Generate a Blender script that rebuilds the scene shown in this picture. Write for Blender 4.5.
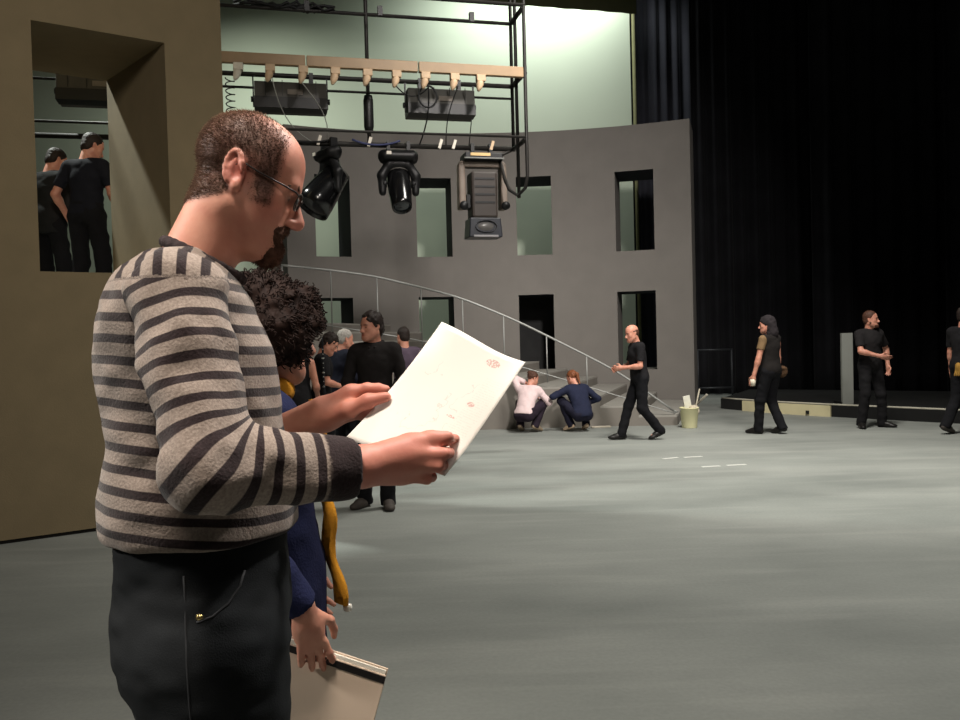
import bpy, bmesh, math, random
import numpy as np
from mathutils import Vector, Matrix

for o in list(bpy.data.objects):
    bpy.data.objects.remove(o, do_unlink=True)
scene = bpy.context.scene
COL = scene.collection
random.seed(7)
RNG = np.random.default_rng(11)

# ------------------------------------------------------------------ camera
CAM_Z = 1.5
FPX = 850.0
PITCH = math.atan(20 / FPX)      # a little downwards
ROLL = math.radians(1.5)
_F = np.array((0, math.cos(PITCH), -math.sin(PITCH)))
_R0 = np.array((1.0, 0, 0))
_U0 = np.array((0, math.sin(PITCH), math.cos(PITCH)))
_R = math.cos(ROLL) * _R0 - math.sin(ROLL) * _U0
_U = math.sin(ROLL) * _R0 + math.cos(ROLL) * _U0
cam_data = bpy.data.cameras.new('camera')
cam_data.sensor_width = 36.0
cam_data.lens = 36.0 * FPX / 960.0
cam_data.clip_start = 0.05
cam = bpy.data.objects.new('camera', cam_data)
COL.objects.link(cam)
m = Matrix(((_R[0], _U[0], -_F[0], 0), (_R[1], _U[1], -_F[1], 0), (_R[2], _U[2], -_F[2], CAM_Z), (0, 0, 0, 1)))
cam.matrix_world = m
scene.camera = cam

def P(px, py, depth):
    """world point at distance `depth` (along +Y) on the sight line of a photo pixel"""
    d = _F * FPX + (px - 480) * _R + (360 - py) * _U
    return np.array((0, 0, CAM_Z)) + d * (depth / d[1])

def G(px, py, z=0.0):
    """point on the horizontal plane z"""
    d = _F * FPX + (px - 480) * _R + (360 - py) * _U
    return np.array((0, 0, CAM_Z)) + d * ((z - CAM_Z) / d[2])

# ------------------------------------------------------------------ world, lights, exposure
scene.view_settings.view_transform = 'Standard'
scene.view_settings.look = 'None'
scene.view_settings.gamma = 1.0
scene.view_settings.use_curve_mapping = False
scene.view_settings.exposure = 0.0
world = bpy.data.worlds.new('world')
scene.world = world
world.use_nodes = True
bg = world.node_tree.nodes['Background']
bg.inputs[0].default_value = (0.62, 0.66, 0.60, 1)
bg.inputs[1].default_value = 0.02

def area(name, loc, target, size, power, color, spread=180):
    l = bpy.data.lights.new(name, 'AREA')
    l.shape = 'DISK'; l.size = size; l.energy = power; l.color = color; l.spread = math.radians(spread)
    o = bpy.data.objects.new(name, l); COL.objects.link(o)
    o.location = loc
    o.rotation_euler = (Vector(target) - Vector(loc)).to_track_quat('-Z', 'Y').to_euler()
    return o

# stage work lights high in the flies, house light over the stalls, cyclorama flood, plus added fills for the walls and cyclorama
area('work_light_stage', (3.4, 9.0, 9.0), (3.6, 10.4, 0), 2.2, 410, (1.0, 0.96, 0.88), 105)
area('work_light_stage_front', (2.6, 3.6, 9.0), (3.0, 6.0, 0), 2.0, 62, (1.0, 0.96, 0.89), 90)
area('house_light', (-4.8, 1.0, 3.8), (-0.4, 1.4, 1.45), 0.7, 15, (1.0, 0.97, 0.90), 50)
area('house_ceiling_light', (-0.9, 0.2, 5.8), (-0.35, 1.35, 1.2), 0.9, 23, (1.0, 0.91, 0.80), 48)
area('added_near_wall_fill', (1.5, -3.5, 6.5), (-3.4, 7.0, 3.2), 2.0, 58, (1.0, 0.91, 0.79), 65)  # added unseen fill that lifts the near wall, not a known house lamp
cf = area('cyclorama_flood', (1.5, 20.72, 10.8), (1.2, 22.0, 6.2), 1.0, 225, (0.96, 1.0, 0.95), 160)
cf.data.shape = 'RECTANGLE'; cf.data.size = 4.6; cf.data.size_y = 0.4
area('added_cyc_fill_left', (-5.5, 18.6, 8.8), (-5.5, 22.0, 4.5), 1.2, 95, (0.97, 1.0, 0.90), 140)  # added unseen lamp, evens out the cyclorama's darker left side
area('added_far_wall_fill', (3.5, 0.5, 9.0), (1.0, 17.0, 3.0), 1.2, 165, (1.0, 0.94, 0.89), 45)  # added unseen lamp from the front to brighten the curved wall
area('backstage_light', (-7.1, 10.3, 8.5), (-3.2, 8.2, 3.0), 0.35, 130, (0.95, 1.0, 0.92), 70)
area('work_light_side', (2.6, 3.6, 6.4), (-0.35, 1.42, 1.75), 0.45, 15, (1.0, 0.96, 0.90), 34)
# ------------------------------------------------------------------ materials
MATS = {}
def _nt(name):
    mt = bpy.data.materials.new(name); mt.use_nodes = True
    nt = mt.node_tree
    return mt, nt, nt.nodes['Principled BSDF']

def mat(name, col, rough=0.7, var=0.12, scale=8.0, bump=0.0, bscale=60.0, metal=0.0, spec=0.3, sheen=0.0, detail=4.0):
    if name in MATS:
        return MATS[name]
    mt, nt, b = _nt(name)
    b.inputs['Roughness'].default_value = rough
    b.inputs['Metallic'].default_value = metal
    b.inputs['Specular IOR Level'].default_value = spec
    if sheen: b.inputs['Sheen Weight'].default_value = sheen
    tc = nt.nodes.new('ShaderNodeTexCoord')
    n = nt.nodes.new('ShaderNodeTexNoise'); n.inputs['Scale'].default_value = scale; n.inputs['Detail'].default_value = detail
    nt.links.new(tc.outputs['Object'], n.inputs['Vector'])
    r = nt.nodes.new('ShaderNodeValToRGB')
    c = np.array(col)
    r.color_ramp.elements[0].position = 0.25; r.color_ramp.elements[1].position = 0.75
    r.color_ramp.elements[0].color = (*np.clip(c * (1 - var), 0, 1), 1)
    r.color_ramp.elements[1].color = (*np.clip(c * (1 + var), 0, 1), 1)
    nt.links.new(n.outputs['Fac'], r.inputs['Fac'])
    nt.links.new(r.outputs['Color'], b.inputs['Base Color'])
    if bump:
        n2 = nt.nodes.new('ShaderNodeTexNoise'); n2.inputs['Scale'].default_value = bscale; n2.inputs['Detail'].default_value = 3
        nt.links.new(tc.outputs['Object'], n2.inputs['Vector'])
        bp = nt.nodes.new('ShaderNodeBump'); bp.inputs['Strength'].default_value = bump; bp.inputs['Distance'].default_value = 0.01
        nt.links.new(n2.outputs['Fac'], bp.inputs['Height'])
        nt.links.new(bp.outputs['Normal'], b.inputs['Normal'])
    MATS[name] = mt
    return mt

def srgb(r, g, b):
    f = lambda v: ((v / 255 + 0.055) / 1.055) ** 2.4 if v > 10 else v / 255 / 12.92
    return (f(r), f(g), f(b))

# ------------------------------------------------------------------ objects
def tag(o, label=None, cat=None, group=None, kind=None):
    if label: o['label'] = label
    if cat: o['category'] = cat
    if group: o['group'] = group
    if kind: o['kind'] = kind
    return o

def empty(name, loc=(0, 0, 0), rz=0.0):
    o = bpy.data.objects.new(name, None); COL.objects.link(o)
    o.empty_display_size = 0.1
    o.location = loc; o.rotation_euler = (0, 0, rz)
    return o

def link(name, me, material=None, parent=None):
    if material is not None:
        for mm in (material if isinstance(material, (list, tuple)) else [material]):
            me.materials.append(mm)
    o = bpy.data.objects.new(name, me); COL.objects.link(o)
    if parent is not None: o.parent = parent
    return o

def from_arrays(name, verts, faces, material=None, parent=None, smooth=True, attrs=None):
    """fast mesh from numpy quads/tris"""
    me = bpy.data.meshes.new(name)
    verts = np.asarray(verts, dtype=np.float32)
    faces = np.asarray(faces, dtype=np.int32)
    nf, k = faces.shape
    me.vertices.add(len(verts)); me.vertices.foreach_set('co', verts.ravel())
    me.loops.add(nf * k); me.loops.foreach_set('vertex_index', faces.ravel())
    me.polygons.add(nf)
    me.polygons.foreach_set('loop_start', np.arange(0, nf * k, k, dtype=np.int32))
    me.polygons.foreach_set('loop_total', np.full(nf, k, dtype=np.int32))
    if smooth: me.polygons.foreach_set('use_smooth', np.ones(nf, dtype=bool))
    me.update(calc_edges=True); me.validate()
    if attrs:
        for an, av in attrs.items():
            a = me.attributes.new(an, 'FLOAT', 'POINT')
            a.data.foreach_set('value', np.asarray(av, dtype=np.float32))
    return link(name, me, material, parent)

class MB:
    """collects simple shapes into one mesh"""
    def __init__(s): s.v = []; s.f = []; s.sm = []
    def add(s, vs, fs, smooth=False):
        o = len(s.v); s.v += [tuple(float(c) for c in v) for v in vs]
        s.f += [[i + o for i in f] for f in fs]; s.sm += [smooth] * len(fs)
        return s
    def box(s, c, h, R=None, taper=1.0):
        """c centre, h half sizes, R rotation columns, taper scales the top in x,y"""
        c = np.array(c, float); R = np.eye(3) if R is None else np.array(R)
        vs = []
        for z in (-1, 1):
            t = taper if z > 0 else 1.0
            for x, y in ((-1, -1), (1, -1), (1, 1), (-1, 1)):
                vs.append(c + R @ np.array((x * h[0] * t, y * h[1] * t, z * h[2])))
        return s.add(vs, [[3, 2, 1, 0], [4, 5, 6, 7], [0, 1, 5, 4], [1, 2, 6, 5], [2, 3, 7, 6], [3, 0, 4, 7]])
    def tube(s, pts, r, n=8, caps=True, smooth=True, closed=False):
        pts = [np.array(p, float) for p in pts]
        rs = r if isinstance(r, (list, tuple, np.ndarray)) else [r] * len(pts)
        vs = []; fs = []; up = None
        m_ = len(pts)
        for i, p in enumerate(pts):
            if closed: d = pts[(i + 1) % m_] - pts[i - 1]
            else: d = pts[min(i + 1, m_ - 1)] - pts[max(i - 1, 0)]
            d = d / (np.linalg.norm(d) + 1e-12)
            if up is None:
                up = np.array((0, 0, 1.0)) if abs(d[2]) < 0.9 else np.array((1.0, 0, 0))
            a = np.cross(d, up); a /= (np.linalg.norm(a) + 1e-12)
            b = np.cross(a, d); up = b
            for j in range(n):
                t = 2 * math.pi * j / n
                vs.append(p + rs[i] * (a * math.cos(t) + b * math.sin(t)))
        for i in range(m_ if closed else m_ - 1):
            i2 = (i + 1) % m_
            for j in range(n):
                j2 = (j + 1) % n
                fs.append([i * n + j, i * n + j2, i2 * n + j2, i2 * n + j])
        s.add(vs, fs, smooth)
        if caps and not closed:
            o = len(s.v) - len(vs)
            s.f += [[o + j for j in reversed(range(n))], [o + (m_ - 1) * n + j for j in range(n)]]; s.sm += [False, False]
        return s
    def lathe(s, prof, c, R=None, n=20, smooth=True):
        """prof list of (radius, height)"""
        c = np.array(c, float); R = np.eye(3) if R is None else np.array(R)
        vs = []; fs = []
        for r, z in prof:
            for j in range(n):
                t = 2 * math.pi * j / n
                vs.append(c + R @ np.array((r * math.cos(t), r * math.sin(t), z)))
        for i in range(len(prof) - 1):
            for j in range(n):
                j2 = (j + 1) % n
                fs.append([i * n + j, i * n + j2, (i + 1) * n + j2, (i + 1) * n + j])
        return s.add(vs, fs, smooth)
    def prism(s, poly, ext):
        """planar polygon (3d points) extruded by vector ext"""
        a = [np.array(p, float) for p in poly]; e = np.array(ext, float); n = len(a)
        vs = a + [p + e for p in a]
        fs = [list(range(n))[::-1], [n + i for i in range(n)]] + [[i, (i + 1) % n, n + (i + 1) % n, n + i] for i in range(n)]
        return s.add(vs, fs)
    def build(s, name, material=None, parent=None, bevel=0.0):
        me = bpy.data.meshes.new(name)
        me.from_pydata(s.v, [], s.f)
        me.polygons.foreach_set('use_smooth', np.array(s.sm, dtype=bool))
        bm = bmesh.new(); bm.from_mesh(me)
        bmesh.ops.recalc_face_normals(bm, faces=bm.faces)
        bm.to_mesh(me); bm.free(); me.update()
        o = link(name, me, material, parent)
        if bevel:
            md = o.modifiers.new('bevel', 'BEVEL'); md.width = bevel; md.segments = 2; md.limit_method = 'ANGLE'
        return o

def copy_tree(o, parent=None):
    c = o.copy(); COL.objects.link(c)
    if parent is not None: c.parent = parent
    for ch in list(o.children): copy_tree(ch, c)
    return c

def basis(d, up=(0, 0, 1)):
    """rotation whose z column is d"""
    d = np.array(d, float); d /= np.linalg.norm(d)
    up = np.array(up, float)
    if abs(d @ up) > 0.95: up = np.array((0, 1.0, 0))
    x = np.cross(up, d); x /= np.linalg.norm(x); y = np.cross(d, x)
    return np.stack([x, y, d], axis=1)

def Rz(a): c, s = math.cos(a), math.sin(a); return np.array(((c, -s, 0), (s, c, 0), (0, 0, 1.0)))
def Rx(a): c, s = math.cos(a), math.sin(a); return np.array(((1.0, 0, 0), (0, c, -s), (0, s, c)))
def Ry(a): c, s = math.cos(a), math.sin(a); return np.array(((c, 0, s), (0, 1.0, 0), (-s, 0, c)))

# ------------------------------------------------------------------ implicit modelling for bodies and cloth
def vnoise(p, scale, seed=0):
    q = p * scale + seed * 17.31
    i = np.floor(q).astype(np.int64); f = (q - i).astype(np.float32); f = f * f * (3 - 2 * f)
    def h(a, b, c):
        n = (a * 374761393 + b * 668265263 + c * 2147483647 + seed * 974711) & 0x7fffffff
        n = ((n ^ (n >> 13)) * 1274126177) & 0x7fffffff
        n = n ^ (n >> 16)
        return (n & 0xffff).astype(np.float32) / 32767.5 - 1.0
    x, y, z = i[..., 0], i[..., 1], i[..., 2]
    fx, fy, fz = f[..., 0], f[..., 1], f[..., 2]
    l = lambda a, b, t: a + (b - a) * t
    return l(l(l(h(x, y, z), h(x + 1, y, z), fx), l(h(x, y + 1, z), h(x + 1, y + 1, z), fx), fy),
             l(l(h(x, y, z + 1), h(x + 1, y, z + 1), fx), l(h(x, y + 1, z + 1), h(x + 1, y + 1, z + 1), fx), fy), fz)

class SDF:
    def __init__(s): s.ops = []; s.noise = []
    def cap(s, a, b, ra, rb=None, k=0.02, mode='u', flat=False, flata=False):
        """tapered capsule; flat cuts it square at b (and flata at a)"""
        s.ops.append(('c', np.array(a, np.float32), np.array(b, np.float32), ra, ra if rb is None else rb, k, mode, flat, flata)); return s
    def ell(s, c, r, R=None, k=0.02, mode='u'):
        if not hasattr(r, '__len__'): r = (r, r, r)
        s.ops.append(('e', np.array(c, np.float32), np.array(r, np.float32), None if R is None else np.array(R, np.float32), k, mode)); return s
    def cut(s, p, n, k=0.0):
        n = np.array(n, np.float32); n /= np.linalg.norm(n)
        s.ops.append(('p', np.array(p, np.float32), n, k)); return s
    def ext(s, other, grow=0.0):
        for o in other.ops:
            if o[0] == 'c': s.ops.append(o[:3] + (o[3] + grow, o[4] + grow) + o[5:])
            elif o[0] == 'e': s.ops.append((o[0], o[1], o[2] + grow) + o[3:])
            else: s.ops.append(o)
        return s
    def bump(s, amp, scale, seed=0, stretch=(1, 1, 1)):
        s.noise.append((amp, scale, seed, np.array(stretch, np.float32))); return s
    @staticmethod
    def _d(o, p):
        if o[0] == 'c':
            a, b, ra, rb = o[1:5]
            ba = b - a; l2 = max(float(ba @ ba), 1e-9)
            pa = p - a
            t0 = (pa @ ba) / l2
            t = np.clip(t0, 0, 1)
            d = np.sqrt(np.maximum(((pa - t[..., None] * ba) ** 2).sum(-1), 1e-12)) - (ra + (rb - ra) * t)
            L = math.sqrt(l2)
            if o[7]:
                rad = np.sqrt(np.maximum(((pa - t0[..., None] * ba) ** 2).sum(-1), 1e-12)) - (ra + (rb - ra) * np.clip(t0, 0, 1))
                dd = np.maximum(rad, (t0 - 1) * L)
                d = np.where(t0 > 0.5, dd, d)
            if o[8]:
                rad = np.sqrt(np.maximum(((pa - t0[..., None] * ba) ** 2).sum(-1), 1e-12)) - (ra + (rb - ra) * np.clip(t0, 0, 1))
                dd = np.maximum(rad, -t0 * L)
                d = np.where(t0 < 0.5, dd, d)
            return d
        c, r, R = o[1:4]
        q = p - c
        if R is not None: q = q @ R
        k0 = np.sqrt(np.maximum(((q / r) ** 2).sum(-1), 1e-12)); k1 = np.sqrt(np.maximum(((q / (r * r)) ** 2).sum(-1), 1e-12))
        return k0 * (k0 - 1) / k1
    @staticmethod
    def _bound(o):
        if o[0] == 'c':
            c = (o[1] + o[2]) / 2
            return c, float(np.linalg.norm(o[2] - o[1])) / 2 + max(o[3], o[4])
        return o[1], float(o[2].max())
    def eval(s, pts, centers=None, brad=0.0):
        """pts (nb, m, 3); centers/brad allow per-block culling"""
        D = np.full(pts.shape[:-1], 1.0, np.float32)
        for o in s.ops:
            if o[0] == 'p':
                d = (pts - o[1]) @ o[2]
                if o[3] > 0:
                    h = np.maximum(o[3] - np.abs(D - d), 0) / o[3]
                    D = np.maximum(D, d) + h * h * o[3] * 0.25
                else: D = np.maximum(D, d)
                continue
            k, mode = (o[5], o[6]) if o[0] == 'c' else (o[4], o[5])
            if centers is not None:
                c, r = s._bound(o)
                sel = np.nonzero(((centers - c) ** 2).sum(-1) < (r + k + brad * 1.7 + 0.01) ** 2)[0]
                if len(sel) == 0: continue
                pp = pts[sel]; old = D[sel]
            else:
                sel = slice(None); pp = pts; old = D
            d = s._d(o, pp)
            if mode == 's': d = -d
            h = np.maximum(k - np.abs(old - d), 0) / max(k, 1e-6)
            D[sel] = (np.minimum(old, d) - h * h * k * 0.25) if mode == 'u' else (np.maximum(old, d) + h * h * k * 0.25)
        for amp, sc, seed, st in s.noise:
            D = D + amp * vnoise(pts * st, sc, seed)
        return D
    def mesh(s, vox):
        lo = np.full(3, 1e9); hi = -lo
        for o in s.ops:
            if o[0] == 'p' or (o[6] if o[0] == 'c' else o[5]) == 's': continue
            if o[0] == 'c':
                r = max(o[3], o[4]); lo = np.minimum(lo, np.minimum(o[1], o[2]) - r); hi = np.maximum(hi, np.maximum(o[1], o[2]) + r)
            else:
                r = o[2].max() if o[3] is not None else o[2]
                lo = np.minimum(lo, o[1] - r); hi = np.maximum(hi, o[1] + r)
        pad = vox * 3 + 0.012
        lo = lo - pad; hi = hi + pad
        B = 8
        nb = np.maximum(np.ceil((hi - lo) / (vox * B)).astype(int), 1)
        n = nb * B
        bi = np.stack(np.meshgrid(*[np.arange(k) for k in nb], indexing='ij'), -1).reshape(-1, 3)
        cen = (lo + (bi + 0.5) * B * vox - vox * 0.5).astype(np.float32)
        brad = B * vox * 0.87
        dc = s.eval(cen[:, None, :])[:, 0]
        act = np.abs(dc) < brad * 1.7 + 0.006
        V = np.repeat(np.repeat(np.repeat(np.where(dc < 0, -1.0, 1.0).astype(np.float32).reshape(nb), B, 0), B, 1), B, 2)
        off = np.stack(np.meshgrid(*[np.arange(B)] * 3, indexing='ij'), -1).reshape(-1, 3)
        ai = bi[act]; ac = cen[act]
        for st in range(0, len(ai), 1500):
            b = ai[st:st + 1500]
            idx = b[:, None, :] * B + off[None]
            pts = (lo + idx * vox).astype(np.float32)
            V[idx[..., 0], idx[..., 1], idx[..., 2]] = s.eval(pts, ac[st:st + 1500], brad)
        S = V < 0
        c8 = [S[a:n[0] - 1 + a, b:n[1] - 1 + b, c:n[2] - 1 + c] for a in (0, 1) for b in (0, 1) for c in (0, 1)]
        anyv = c8[0].copy(); allv = c8[0].copy()
        for c in c8[1:]: anyv |= c; allv &= c
        mix = anyv & ~allv
        cells = np.argwhere(mix)
        if len(cells) == 0: return np.zeros((0, 3)), np.zeros((0, 4), int)
        vid = np.full(mix.shape, -1, np.int32); vid[mix] = np.arange(len(cells))
        cor = [(a, b, c) for a in (0, 1) for b in (0, 1) for c in (0, 1)]
        vals = np.stack([V[cells[:, 0] + a, cells[:, 1] + b, cells[:, 2] + c] for a, b, c in cor], 1)
        acc = np.zeros((len(cells), 3)); cnt = np.zeros(len(cells))
        for i in range(8):
            for j in range(i + 1, 8):
                ci, cj = np.array(cor[i]), np.array(cor[j])
                if np.abs(ci - cj).sum() != 1: continue
                vi, vj = vals[:, i], vals[:, j]
                m_ = (vi < 0) != (vj < 0)
                t = np.where(m_, vi / np.where(m_, vi - vj, 1), 0)
                acc += np.where(m_[:, None], ci + t[:, None] * (cj - ci), 0); cnt += m_
        verts = lo + (cells + acc / cnt[:, None]) * vox
        quads = []
        for ax in range(3):
            u, w = (ax + 1) % 3, (ax + 2) % 3
            sl0 = [slice(1, k - 1) for k in n]; sl1 = list(sl0)
            sl0[ax] = slice(0, n[ax] - 1); sl1[ax] = slice(1, n[ax])
            A = S[tuple(sl0)]; Bv = S[tuple(sl1)]
            e = np.argwhere(A != Bv)
            if len(e) == 0: continue
            ins = A[e[:, 0], e[:, 1], e[:, 2]]
            base = e.copy(); base[:, u] += 1; base[:, w] += 1
            def g(du, dw):
                q = base.copy(); q[:, u] += du; q[:, w] += dw
                return vid[q[:, 0], q[:, 1], q[:, 2]]
            q = np.stack([g(-1, -1), g(0, -1), g(0, 0), g(-1, 0)], 1)
            q[~ins] = q[~ins][:, ::-1]
            quads.append(q)
        q = np.concatenate(quads)
        q = q[(q >= 0).all(1)]
        return verts, q
    def build(s, name, vox, material, parent, scale=1.0, attrs=None):
        v, q = s.mesh(vox)
        at = attrs(v) if attrs else None
        return from_arrays(name, v * scale, q, material, parent, True, at)
# ------------------------------------------------------------------ materials of the set
M_near = mat('set_paint_warm', srgb(132, 118, 92), 0.85, 0.07, 5.0, 0.15, 90)
M_far = mat('set_paint_grey', srgb(118, 114, 109), 0.85, 0.06, 2.5, 0.12, 60)
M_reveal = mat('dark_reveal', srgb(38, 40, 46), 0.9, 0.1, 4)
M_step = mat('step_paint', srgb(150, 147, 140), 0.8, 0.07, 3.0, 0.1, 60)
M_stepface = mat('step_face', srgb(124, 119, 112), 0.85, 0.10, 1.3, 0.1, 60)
M_drape = mat('black_velour', (0.013, 0.013, 0.015), 0.95, 0.35, 1.2, 0.2, 120, spec=0.1, sheen=0.03)
M_drape2 = mat('navy_black_velour', (0.045, 0.046, 0.058), 0.95, 0.25, 1.2, 0.2, 120, spec=0.1, sheen=0.05)
M_blackpaint = mat('black_paint', (0.012, 0.012, 0.012), 0.75, 0.3, 3)
M_cream = mat('cream_paint', srgb(222, 212, 172), 0.7, 0.08, 3)
M_edge = mat('pale_nosing', srgb(190, 186, 170), 0.5, 0.1, 6)
M_steel = mat('brushed_steel', srgb(150, 151, 148), 0.45, 0.06, 20, metal=0.3)
M_tape = mat('white_tape', srgb(205, 205, 200), 0.6, 0.1, 30)
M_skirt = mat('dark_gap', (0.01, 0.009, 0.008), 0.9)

def floor_material():
    mt, nt, b = _nt('stage_floor_paint')
    N = nt.nodes; L = nt.links
    tc = N.new('ShaderNodeTexCoord')
    mp = N.new('ShaderNodeMapping'); mp.inputs['Scale'].default_value = (0.55, 1.1, 1); mp.inputs['Rotation'].default_value = (0, 0, math.radians(14))
    L.new(tc.outputs['Object'], mp.inputs['Vector'])
    n1 = N.new('ShaderNodeTexNoise'); n1.inputs['Scale'].default_value = 0.9; n1.inputs['Detail'].default_value = 6; n1.inputs['Roughness'].default_value = 0.55
    L.new(mp.outputs['Vector'], n1.inputs['Vector'])
    r1 = N.new('ShaderNodeValToRGB')
    r1.color_ramp.elements[0].position = 0.30; r1.color_ramp.elements[0].color = (*srgb(126, 130, 126), 1)
    r1.color_ramp.elements[1].position = 0.72; r1.color_ramp.elements[1].color = (*srgb(156, 159, 154), 1)
    L.new(n1.outputs['Fac'], r1.inputs['Fac'])
    mp2 = N.new('ShaderNodeMapping'); mp2.inputs['Scale'].default_value = (0.35, 3.2, 1); mp2.inputs['Rotation'].default_value = (0, 0, math.radians(-9))
    L.new(tc.outputs['Object'], mp2.inputs['Vector'])
    n2 = N.new('ShaderNodeTexNoise'); n2.inputs['Scale'].default_value = 1.6; n2.inputs['Detail'].default_value = 5
    L.new(mp2.outputs['Vector'], n2.inputs['Vector'])
    r2 = N.new('ShaderNodeValToRGB')
    r2.color_ramp.elements[0].position = 0.52; r2.color_ramp.elements[0].color = (0, 0, 0, 1)
    r2.color_ramp.elements[1].position = 0.80; r2.color_ramp.elements[1].color = (0.26, 0.26, 0.26, 1)
    L.new(n2.outputs['Fac'], r2.inputs['Fac'])
    mx = N.new('ShaderNodeMixRGB'); mx.inputs['Color2'].default_value = (*srgb(186, 186, 180), 1)
    L.new(r2.outputs['Color'], mx.inputs['Fac']); L.new(r1.outputs['Color'], mx.inputs['Color1'])
    n3 = N.new('ShaderNodeTexNoise'); n3.inputs['Scale'].default_value = 45; n3.inputs['Detail'].default_value = 3
    L.new(tc.outputs['Object'], n3.inputs['Vector'])
    r3 = N.new('ShaderNodeValToRGB')
    r3.color_ramp.elements[0].position = 0.3; r3.color_ramp.elements[0].color = (0.90, 0.90, 0.90, 1)
    r3.color_ramp.elements[1].position = 0.7; r3.color_ramp.elements[1].color = (1, 1, 1, 1)
    L.new(n3.outputs['Fac'], r3.inputs['Fac'])
    m2 = N.new('ShaderNodeMixRGB'); m2.blend_type = 'MULTIPLY'; m2.inputs['Fac'].default_value = 1
    L.new(mx.outputs['Color'], m2.inputs['Color1']); L.new(r3.outputs['Color'], m2.inputs['Color2'])
    L.new(m2.outputs['Color'], b.inputs['Base Color'])
    b.inputs['Roughness'].default_value = 0.62
    b.inputs['Specular IOR Level'].default_value = 0.25
    bp = N.new('ShaderNodeBump'); bp.inputs['Strength'].default_value = 0.12
    L.new(n3.outputs['Fac'], bp.inputs['Height']); L.new(bp.outputs['Normal'], b.inputs['Normal'])
    return mt

fl = MB().box((2.5, 10, -0.1), (14.5, 15, 0.1)).build('floor', floor_material())
tag(fl, 'grey-green painted stage floor with pale scuffs', kind='structure')

# dark shell of the stage house
tag(MB().box((2.5, 24.6, 6), (14.5, 0.15, 6.0)).build('wall_back', M_blackpaint), 'black rear wall of the stage house', kind='structure')
tag(MB().box((16.6, 12, 6), (0.15, 12.5, 6.0)).build('wall_right', M_blackpaint), 'black side wall of the stage house', kind='structure')

# ---- a wall with rectangular openings, mapped by fn(s, t, z): s along, t depth
def pierced(name, fn, s_br, z_br, holes, t0, t1, mats, sub=1, reveal_slot=1, sill_slot=0):
    """s_br/z_br sorted breakpoints, holes list of (s0,s1,z0,z1)"""
    ss = []
    for a, b in zip(s_br[:-1], s_br[1:]):
        ss += [a + (b - a) * i / sub for i in range(sub)]
    ss.append(s_br[-1]); zs = list(z_br)
    def hole(i, j):
        if i < 0 or j < 0 or i >= len(ss) - 1 or j >= len(zs) - 1: return None
        sc = (ss[i] + ss[i + 1]) / 2; zc = (zs[j] + zs[j + 1]) / 2
        return any(h[0] < sc < h[1] and h[2] < zc < h[3] for h in holes)
    me = bpy.data.meshes.new(name); bm = bmesh.new(); cache = {}
    def V(i, t, j):
        if (i, t, j) not in cache: cache[(i, t, j)] = bm.verts.new([float(c) for c in fn(ss[i], t, zs[j])])
        return cache[(i, t, j)]
    def face(vs, slot):
        f = bm.faces.new(vs); f.material_index = slot
    for i in range(len(ss) - 1):
        for j in range(len(zs) - 1):
            if hole(i, j): continue
            face([V(i, t0, j), V(i + 1, t0, j), V(i + 1, t0, j + 1), V(i, t0, j + 1)], 0)
            face([V(i, t1, j + 1), V(i + 1, t1, j + 1), V(i + 1, t1, j), V(i, t1, j)], 0)
            for (di, dj, q) in ((-1, 0, ((i, j), (i, j + 1))), (1, 0, ((i + 1, j + 1), (i + 1, j))), (0, -1, ((i + 1, j), (i, j))), (0, 1, ((i, j + 1), (i + 1, j + 1)))):
                h = hole(i + di, j + dj)
                if h is False: continue
                (a, b), (c, d) = q
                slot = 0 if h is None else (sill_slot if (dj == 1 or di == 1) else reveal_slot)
                face([V(a, t0, b), V(c, t0, d), V(c, t1, d), V(a, t1, b)], slot)
    bmesh.ops.recalc_face_normals(bm, faces=bm.faces)
    bm.to_mesh(me); bm.free()
    return link(name, me, mats)

# near flat on the left: straight, thick, one deep opening
NW_A = np.array((-3.78, 6.60, 0)); NW_D = np.array((0.821, 0.571, 0)); NW_N = np.array((-0.571, 0.821, 0))
w = pierced('wall_left', lambda s, t, z: NW_A + NW_D * (s - (0.20 * t / 1.35 if abs(s - 1.38) < 1e-6 else 0)) + NW_N * t + np.array((0, 0, z)),
            [-5.0, 0.352, 1.38, 1.875], [0.03, 2.14, 4.13, 6.6], [(0.352, 1.38, 2.14, 4.13)], 0.0, 1.35, [M_near, M_near])
tag(w, 'thick warm grey set wall with one deep rectangular opening', kind='structure')
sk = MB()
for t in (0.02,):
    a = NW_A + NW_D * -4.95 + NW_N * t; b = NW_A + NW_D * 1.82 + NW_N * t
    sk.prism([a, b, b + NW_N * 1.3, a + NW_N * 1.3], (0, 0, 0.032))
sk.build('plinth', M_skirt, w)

# far curved set wall, concave to the audience, two rows of openings
FC = np.array((0.68, 9.05)); FR = 9.0; FT = 1.2; FH = 5.86
aL = aR = None
def far(s, t, z):
    a = s; r = FR + t
    if t > 0 and s in (aL, aR): r = FR + 0.04      # the wall tapers to a thin edge at both ends
    return np.array((FC[0] + r * math.sin(a), FC[1] + r * math.cos(a), z))
def ang_of(px, py=220):
    """angle on the curved wall under a sight line"""
    best = min(np.linspace(-0.62, 0.62, 2481), key=lambda a: abs((lambda q: q[0])(np.array(_proj(far(a, 0, 3.0)))) - px))
    return float(best)
def _proj(p):
    q = np.array(p, float) - np.array((0, 0, CAM_Z)); z = q @ _F
    return (480 + FPX * (q @ _R) / z, 360 - FPX * (q @ _U) / z)
WA = [(ang_of(317), ang_of(352)), (ang_of(418), ang_of(453)), (ang_of(518), ang_of(553)), (ang_of(616.5), ang_of(655))]
aL, aR = ang_of(288), ang_of(692)
Z_UP = (3.27, 4.92); Z_LO = (0.80, 2.43)
holes = []
for a0, a1 in WA:
    holes.append((a0, a1, *Z_UP)); holes.append((a0, a1, *Z_LO))
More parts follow.
